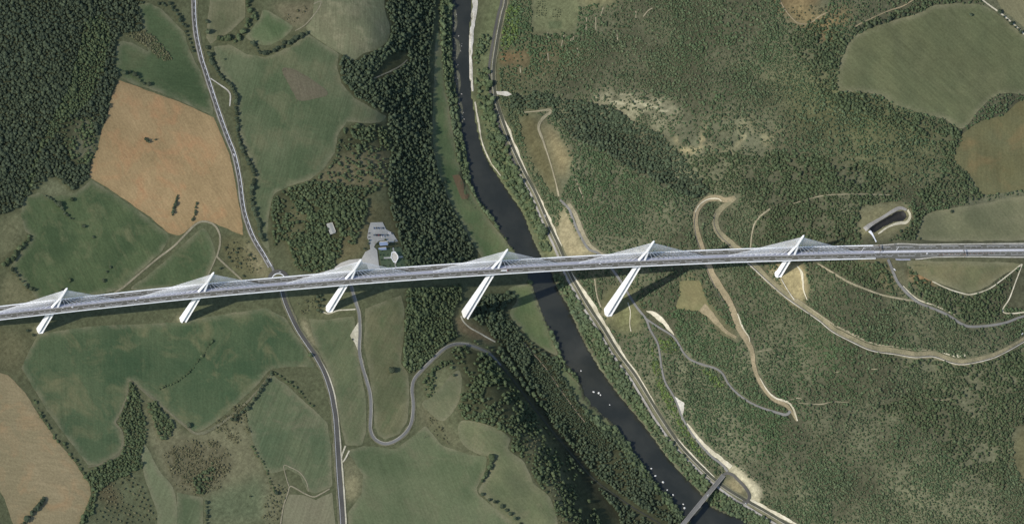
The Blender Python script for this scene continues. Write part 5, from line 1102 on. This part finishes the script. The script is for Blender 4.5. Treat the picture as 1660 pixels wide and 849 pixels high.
DEEP = [[(822, 160), (870, 150), (930, 165), (980, 172), (1030, 200), (1072, 220), (1110, 262), (1156, 318), (1120, 322), (1076, 300), (1030, 280), (975, 245), (930, 225), (905, 200), (880, 176), (845, 180), (825, 175)],
        [(1112, 256), (1200, 246), (1330, 250), (1420, 268), (1470, 300), (1440, 330), (1396, 350), (1394, 388), (1330, 390), (1225, 396), (1230, 350), (1200, 325), (1150, 312)],
        [(1330, 25), (1362, 60), (1372, 72), (1360, 110), (1360, 150), (1400, 152), (1440, 168), (1470, 185), (1534, 198), (1560, 218), (1548, 240), (1548, 266), (1572, 290), (1598, 318), (1590, 330), (1500, 335), (1480, 310), (1540, 280), (1520, 230), (1440, 205), (1340, 165), (1270, 60)],
        [(1474, 345), (1500, 340), (1496, 390), (1430, 394), (1450, 372), (1474, 366)], [(1470, 440), (1500, 455), (1530, 470), (1575, 482), (1612, 468), (1640, 452), (1624, 505), (1600, 524), (1574, 526), (1545, 512), (1490, 480)],
        [(1330, 432), (1420, 425), (1440, 440), (1446, 470), (1420, 470), (1380, 452)], [(1420, 660), (1560, 600), (1720, 560), (1720, 690), (1640, 700), (1630, 800), (1560, 760), (1500, 700)], [(1486, 8), (1520, 4), (1590, -5), (1590, 4), (1500, 16), (1440, 34), (1400, 48), (1390, 40), (1440, 22)], [(1380, 555), (1560, 592), (1660, 562), (1660, 585), (1560, 610), (1440, 590)]]
forest('hillside_scrub_forest', 'scrub', cat(scatter([HILL], 2.85, .98, (58, .47, .22, .48), seed=30, excl=BARE + DEEP + [ROCKY], wob=4), scatter([ROCKY], 3.1, .8, (12, .48, .2, .12), seed=31), scatter([[(812, 60), (860, 60), (930, 55), (950, 110), (860, 140), (812, 140)]], 5, .35, seed=32)), 1.6, 'mottled oak scrub spread over the stony hillside', var=.45)
forest('ravine_forest', 'shade', scatter([DEEP[0]], 3.3, .9, seed=37, excl=BARE), 2.3, 'dark wood filling the ravine on the hillside')
forest('hillside_forest', 'valley', scatter(DEEP[1:], 3.3, .95, (20, .38, .15, .25), seed=33, excl=BARE[:9] + BARE[11:13]), 2.05, 'denser green woodland belts on the hillside', var=.4)
YEL = [[(1058, 540), (1076, 552), (1090, 548), (1098, 562), (1092, 575), (1074, 570)], [(1058, 560), (1068, 590), (1078, 622), (1096, 660), (1110, 690), (1130, 725), (1150, 748), (1136, 742), (1112, 712), (1088, 672), (1070, 640), (1056, 590)], [(818, 10), (842, 10), (838, 60), (818, 82), (812, 70)], [(1138, 598), (1160, 605), (1174, 625), (1160, 630), (1146, 612)]]
forest('bright_undergrowth', 'bright', scatter(YEL, 2.9, .85, seed=36), 1.6, 'bright yellow green undergrowth beside the hillside tracks', var=.4)
TH = [[(262, 735), (300, 712), (360, 715), (378, 750), (355, 795), (318, 802), (285, 790)], [(205, 58), (226, 47), (236, 50), (256, 66), (266, 74), (274, 90), (279, 97), (266, 101), (252, 92), (238, 76)], [(340, 600 + 60), (420, 650), (405, 700), (380, 720), (350, 700)], [(485, 15), (510, 6), (470, 42), (455, 26)], [(356, 390), (400, 392), (425, 435), (395, 446), (370, 425)], [(690, 655), (735, 725), (700, 700)], [(150, 785), (180, 776), (200, 804), (186, 818), (160, 812)], [(1266, 14), (1310, 6), (1375, 10), (1380, 34), (1350, 62), (1305, 46)], [(1500, 338), (1560, 330), (1540, 345), (1505, 385)],
      [(1600, 178), (1628, 158), (1634, 165), (1606, 192), (1574, 196)], [(1390, 415), (1440, 425), (1440, 470), (1405, 455)], [(432, 775), (470, 790), (452, 849), (425, 849)], [(846, 640), (880, 700), (910, 760), (940, 849), (905, 849), (890, 790), (860, 735), (830, 690)], [(480, 492), (518, 482), (520, 506), (490, 510)]]
forest('thorn_scrub', 'thorn', cat(scatter([TH[1]], 2.6, .97, seed=40, free=True), scatter(TH[:1] + TH[2:3], 3.0, .8, (14, .45, .2, .08), seed=41), scatter(TH[3:], 3.6, .38, seed=42)), 1.5, 'thorny brown scrub on rough ground between fields', var=.4)
GUL = [[(210, 617), (219, 627), (226, 650), (233, 680), (236, 702), (232, 730), (229, 758), (216, 765), (196, 774), (180, 783), (166, 790), (157, 802), (150, 830), (136, 850), (126, 850), (146, 805), (141, 768), (165, 753), (196, 738), (201, 720), (199, 700), (189, 685), (200, 660)], [(236, 655), (250, 650), (281, 690), (276, 706), (262, 716), (246, 682)]]
forest('gully_woods', 'valley', cat(scatter(GUL, 3.3, .95, seed=45, wob=1), scatter([[(312, 775), (345, 750), (350, 770), (330, 802), (318, 800)]], 4.3, .8, seed=46)), 2.3, 'narrow wood following the gully between the lower fields', var=.4)

# single trees, hedgerow trees, orchard trees and garden shrubs
KINDS = {}
def kinds(key, mat, tall, rag, quads, n=4):
    out = []
    for i in range(n):
        me = crown_me(500 + sum(map(ord, key)) + 31 * i, tall * (.9 + .08 * i), rag, quads); me.materials.append(mat); tm = trunk_me(tall); tm.materials.append(M['bark']); out.append((me, tm))
    KINDS[key] = out
kinds('field', L2, 1.1, 1.2, 260); kinds('dark', L1, 1.15, 1.1, 260); kinds('hedge', L2, .85, 1.3, 200); kinds('orchard', L5, 1.0, 1.0, 160); kinds('shrub', L1, .8, 1.0, 120); kinds('poplar', L3, 1.25, 1.2, 260)
NT = 0
def tree(u, v, r, key, label, group=None, name='tree', catg='tree'):
    global NT
    NT += 1
    cm, tm = KINDS[key][NT % 4]
    e = empty(name, P(u, v, .2), random.uniform(0, 6.28), label, catg, group); e.scale = (r, r * random.uniform(.85, 1.1), r * random.uniform(.85, 1.15))
    a = link(bpy.data.objects.new('trunk', tm)); a.parent = e
    b2 = link(bpy.data.objects.new('crown', cm)); b2.parent = e
for u, v, r, key, lab in [
    (633, 602, 6.2, 'dark', 'big round tree alone inside the loop of the winding road'), (114, 324, 4.0, 'field', 'single round tree in the green field below the oak forest'), (134, 368, 3.6, 'dark', 'single tree at the lower end of the broken hedge'), (150, 385, 2.6, 'dark', 'small lone tree in the middle of the big green field'),
    (178, 434, 2.6, 'dark', 'topmost of three small trees left of the farm track'), (172, 441, 2.4, 'dark', 'middle one of three small trees left of the farm track'), (166, 456, 3.6, 'dark', 'lowest and largest of three small trees left of the farm track'), (111, 455, 4.2, 'field', 'lone round tree just above the leftmost pylon'),
    (100, 470.5, 3.2, 'dark', 'small tree touching the viaduct beside the leftmost pylon top'), (43, 537, 3.2, 'dark', 'upper of two bushes left of the leftmost pier'), (52, 544, 3.2, 'dark', 'lower of two bushes left of the leftmost pier'), (304, 691, 5.0, 'dark', 'round tree on the lower edge of the blue green field'),
    (791, 647, 3.0, 'dark', 'small tree on the slope above the dark valley wood'), (735, 609, 3.2, 'dark', 'small tree in the clearing of the cliff top'), (721, 296, 3.0, 'dark', 'lone small tree in the river meadow'), (1574, 25, 3.2, 'dark', 'lone bush near the top of the great olive field'),
    (1620, 20, 4.6, 'dark', 'round tree beside the white farm lane'), (1654, 54, 3.6, 'dark', 'tree at the lower end of the white farm lane'), (405, 805, 2.0, 'dark', 'tiny bush in the dull meadow at the bottom'), (502, 577, 4.4, 'field', 'round tree leaning over the lower main road'), (1543, 344, 3.0, 'dark', 'dark bush in the pasture above the motorway'),
    (363, 97, 2.0, 'dark', 'tiny bush in the broad pasture near the hedge'), (251, 227, 1.8, 'dark', 'tiny bush in the tan field'), (452, 852, 3.0, 'hedge', 'bush at the bottom edge beside the farm lane'), (447, 800, 4.5, 'dark', 'tree at the bend of the hedge by the farm lane'), (228, 752, 3.4, 'dark', 'tree at the foot of the gully wood'),
    (335, 54, 5.0, 'dark', 'large round tree beside the upper main road'), (334, 36, 4.0, 'dark', 'round tree just above the large roadside tree')]: tree(u, v, r, key, lab)
# the little wooded mound in the tan field
for u, v, r in ((234.5, 226, 3.2), (237.5, 229.5, 3.4), (240, 231, 2.6)): tree(u, v, r, 'dark', 'bush on the small mound in the tan field', 'bushes on the mound in the tan field', 'bush', 'bush')
def row(pts, step, r, key, label, group, jit=.8, name='tree', catg='tree', p=1.0, var=.25):
    for q in crom(pts, step):
        if random.random() > p: continue
        u, v = q[0] + random.gauss(0, jit), q[1] + random.gauss(0, jit)
        tree(u, v, r * math.exp(random.gauss(0, var)), key, label, group, name, catg)
row([(335, 80), (341, 100), (350, 115), (361, 130), (373, 141), (380, 152), (381, 180), (384, 214), (390, 240), (400, 260), (411, 285), (406, 310), (409, 338), (417, 362), (425, 392)], 5.2, 3.7, 'dark', 'hedgerow tree between the upper main road and the broad pasture', 'hedgerow along the upper main road')
row([(398, 2), (404, 18), (412, 30), (402, 34), (396, 46), (386, 58), (374, 64), (366, 60), (352, 66)], 4.4, 3.6, 'field', 'tree in the copse above the small bright meadow', 'copse above the small meadow', 2.4)
row([(404, 68), (416, 80), (426, 88), (440, 84), (456, 75), (470, 68), (484, 60), (493, 53)], 4.2, 3.6, 'dark', 'tree in the curved hedge below the small bright meadow', 'curved hedge below the small meadow', 1.5)
row([(72, 318), (82, 324), (91, 331), (98, 338), (108, 350), (117, 356)], 5.0, 2.6, 'dark', 'bush in the broken hedge of the green field', 'broken hedge in the green field', .8, 'bush', 'bush')
row([(46, 386), (36, 398), (24, 412), (12, 424), (2, 432)], 4.4, 4.0, 'field', 'tree in the thick hedge at the left edge', 'thick hedge at the left edge', 1.6)
row([(18, 438), (27, 448), (36, 458), (43, 468), (54, 471)], 6.0, 3.2, 'dark', 'hedge tree running down to the leftmost pylon', 'hedge trees above the leftmost pylon', .6)
row([(344, 550), (334, 566), (324, 580), (312, 596), (299, 610), (280, 622), (258, 631)], 5.0, 2.0, 'hedge', 'bush in the thin curved hedge across the blue green field', 'thin curved hedge', .6, 'bush', 'bush')
row([(440, 605), (434, 616), (426, 626), (418, 640), (410, 652), (402, 660), (388, 672), (374, 682)], 5.4, 3.3, 'dark', 'hedge tree on the corner of the olive pasture', 'hedge west of the olive pasture', 1.2)
row([(443, 604), (455, 612), (470, 622), (484, 634), (496, 648), (506, 658)], 6.0, 2.5, 'hedge', 'bush in the hedge running towards the lower main road', 'hedge towards the lower main road', .8, 'bush', 'bush')
row([(52, 648), (62, 665), (76, 690), (92, 712), (104, 726), (118, 744), (132, 764), (142, 780)], 8.0, 2.8, 'hedge', 'bush in the hedge between the pale tan field and the blue green field', 'hedge of the pale tan field', 1.4, 'bush', 'bush')
row([(70, 810), (60, 822), (50, 832), (42, 842), (34, 852)], 4.6, 3.6, 'dark', 'tree in the short hedge inside the pale tan field', 'short hedge in the pale tan field', .8)
row([(287, 318), (284, 328), (281, 338), (278, 350)], 2.3, 2.3, 'dark', 'bush in the left short strip in the tan field', 'left bush strip in the tan field', .4, 'bush', 'bush')
row([(318, 330), (316, 338), (315, 348), (311, 357)], 2.6, 2.2, 'dark', 'bush in the right short strip by the farm track', 'right bush strip in the tan field', .4, 'bush', 'bush')
row([(200, 120), (214, 119), (225, 128), (226, 132), (240, 139)], 7.0, 3.4, 'dark', 'tree on the top edge of the tan field', 'trees at the top of the tan field', 1.2)
row([(798, 738), (796, 748), (793, 758), (788, 768), (781, 780)], 4.2, 3.4, 'field', 'bush in the short thick hedge of the bottom pasture', 'short thick hedge in the bottom pasture', .8, 'bush', 'bush')
for u, v, r in ((781, 802, 3.6), (792, 811, 3.2), (801, 815, 3.6), (812, 822, 4.2), (820, 828, 3.4), (826, 834, 4.2), (834, 842, 4.0), (843, 850, 3.6)): tree(u, v, r, 'dark', 'round tree in the spaced row across the bottom pasture', 'spaced tree row in the bottom pasture')
for u, v in ((513, 482), (518, 480), (520, 487), (512, 490), (516, 496), (522, 497), (514, 504), (520, 506)): tree(u, v, 3.3, 'dark', 'tree in the small clump left of the third pier foot', 'clump beside the third pier')
row([(408, 724), (416, 738), (424, 748), (430, 758), (434, 772), (438, 784), (444, 796)], 5.5, 2.2, 'hedge', 'bush in the thin hedge west of the pale stubble field', 'thin hedge near the bottom', .6, 'bush', 'bush')
row([(332, 812), (334, 824), (335, 836), (334, 848)], 5.0, 2.6, 'dark', 'bush at the bottom edge beside the dull green plot', 'hedge by the dull green plot', .6, 'bush', 'bush')
for u, v in ((365, 402), (370, 418), (374, 424), (384, 404), (388, 428), (410, 420), (403, 414), (356, 436), (394, 448), (382, 410)): tree(u, v, 2.6, 'dark', 'bush on the rough triangle left of the roundabout', 'bushes left of the roundabout', 'bush', 'bush')
row([(1385, 52), (1400, 46), (1424, 38), (1436, 32), (1452, 28), (1466, 24), (1480, 16)], 8.0, 3.0, 'dark', 'tree on the upper edge of the great olive field', 'trees above the great olive field', 1.5)
row([(1628, 28), (1636, 36), (1642, 42), (1650, 50)], 7.0, 2.5, 'dark', 'bush beside the white farm lane', 'bushes along the white farm lane', .8, 'bush', 'bush')
row([(790, 120), (793, 150), (794, 176), (800, 198), (811, 226), (822, 252), (834, 280), (846, 304), (860, 340), (872, 366), (880, 386)], 7.0, 4.2, 'poplar', 'tall tree between the railway and the river above the viaduct', 'tall trees beside the railway', 2.0)
row([(300, 52), (305, 66), (311, 84)], 6.0, 2.6, 'dark', 'bush on the verge left of the upper main road', 'verge bushes of the upper main road', .8, 'bush', 'bush')
row([(256, 6), (268, 8), (276, 10), (282, 20), (290, 30), (298, 44)], 5.5, 3.0, 'dark', 'tree in the hedge right of the dark crop field', 'hedge right of the dark crop field', 1.2)
# orchard rows
def orchard(poly, du, dv, r, label, group, key='orchard', p=.85, org=(0, 0)):
    for i in range(-30, 31):
        for j in range(-30, 31):
            u, v = org[0] + i * du[0] + j * dv[0] + random.gauss(0, .5), org[1] + i * du[1] + j * dv[1] + random.gauss(0, .5)
            if inside(poly, np.array([u]), np.array([v]))[0] and random.random() < p: tree(u, v, r * random.uniform(.75, 1.2), key, label, group, 'sapling' if key == 'shrub' else 'orchard_tree', 'sapling' if key == 'shrub' else 'fruit tree')
orchard([(196, 776), (214, 770), (228, 786), (240, 808), (250, 836), (252, 848), (238, 842), (222, 822), (208, 806), (192, 788)], (7.2, 3.5), (-2.5, 7.0), 2.3, 'round fruit tree in the orchard on the right of the path', 'orchard right of the path', org=(215, 800))
orchard([(142, 849), (152, 830), (166, 816), (186, 818), (204, 812), (220, 826), (246, 848)], (7.2, 3.5), (-2.5, 7.0), 2.1, 'round fruit tree in the orchard at the bottom edge', 'orchard at the bottom edge', org=(190, 835))
orchard([(869, 1), (886, 1), (886, 28), (869, 28)], (3.6, .3), (-.4, 3.6), 1.1, 'tiny sapling in the left plot of the top orchard', 'saplings in the left plot', 'shrub', .9, (875, 10))
orchard([(895, 14), (909, 14), (909, 31), (895, 31)], (3.6, .3), (-.4, 3.6), 1.1, 'tiny sapling in the right plot of the top orchard', 'saplings in the right plot', 'shrub', .95, (900, 20))
for x, y in ((405, 485), (420, 540), (480, 535), (435, 605), (500, 600), (405, 605), (425, 690), (455, 690), (520, 685), (605, 680), (670, 675), (742, 668), (545, 440), (615, 438), (600, 390), (590, 342), (385, 540), (700, 600)):
    u, v = zz(x, y); tree(u, v, 1.7, 'shrub', 'small dark round shrub on the visitor garden lawn', 'shrubs in the visitor garden', 'shrub', 'shrub')
for x, y in ((460, 330), (340, 390), (520, 400), (225, 385), (165, 455), (230, 345)):
    u, v = zz(x, y); tree(u, v, 2.2, 'shrub', 'dark bush at the edge of the visitor car park', 'bushes round the visitor car park', 'bush', 'bush')
print('trees', NT)

# ------------------------------------------------------------------ light and camera
sunv = Vector((0.699, 1.137, -1.0)).normalized()            # the way the light travels
sd = bpy.data.lights.new('sun', 'SUN'); sd.energy = 3.45; sd.angle = math.radians(0.5); sd.color = (1.0, 0.95, 0.87)
so = link(bpy.data.objects.new('sun', sd)); so.rotation_euler = sunv.to_track_quat('-Z', 'Y').to_euler(); so.location = (-300, -500, 900)
wd = bpy.data.worlds.new('World'); SC.world = wd; wd.use_nodes = True; nt = wd.node_tree
sky = nt.nodes.new('ShaderNodeTexSky'); sky.sky_type = 'NISHITA'; sky.sun_disc = False
sky.sun_elevation = math.asin(-sunv.z); sky.sun_rotation = math.atan2(-sunv.x, -sunv.y); sky.altitude = 400
bg = nt.nodes['Background']; bg.inputs[1].default_value = 0.13; nt.links.new(sky.outputs[0], bg.inputs[0])
cam = bpy.data.cameras.new('camera'); cam.type = 'ORTHO'; cam.ortho_scale = 1660.0 / S; cam.clip_start = 1.0; cam.clip_end = 9000.0
co = link(bpy.data.objects.new('camera', cam)); SC.camera = co
Rv, Uv, Bv = Vector((1, 0, 0)), Vector((0, CT, ST)), Vector((0, -ST, CT))
cx_, cy_ = Rv * RX + Uv * RY, Rv * -RY + Uv * RX
mt = Matrix((cx_, cy_, Bv)).transposed().to_4x4(); mt.translation = Bv * 3000.0
co.matrix_world = mt
vs_ = SC.view_settings; vs_.view_transform = 'Standard'; vs_.look = 'None'; vs_.exposure = 0.22; vs_.gamma = 1.0
SC.display_settings.display_device = 'sRGB'
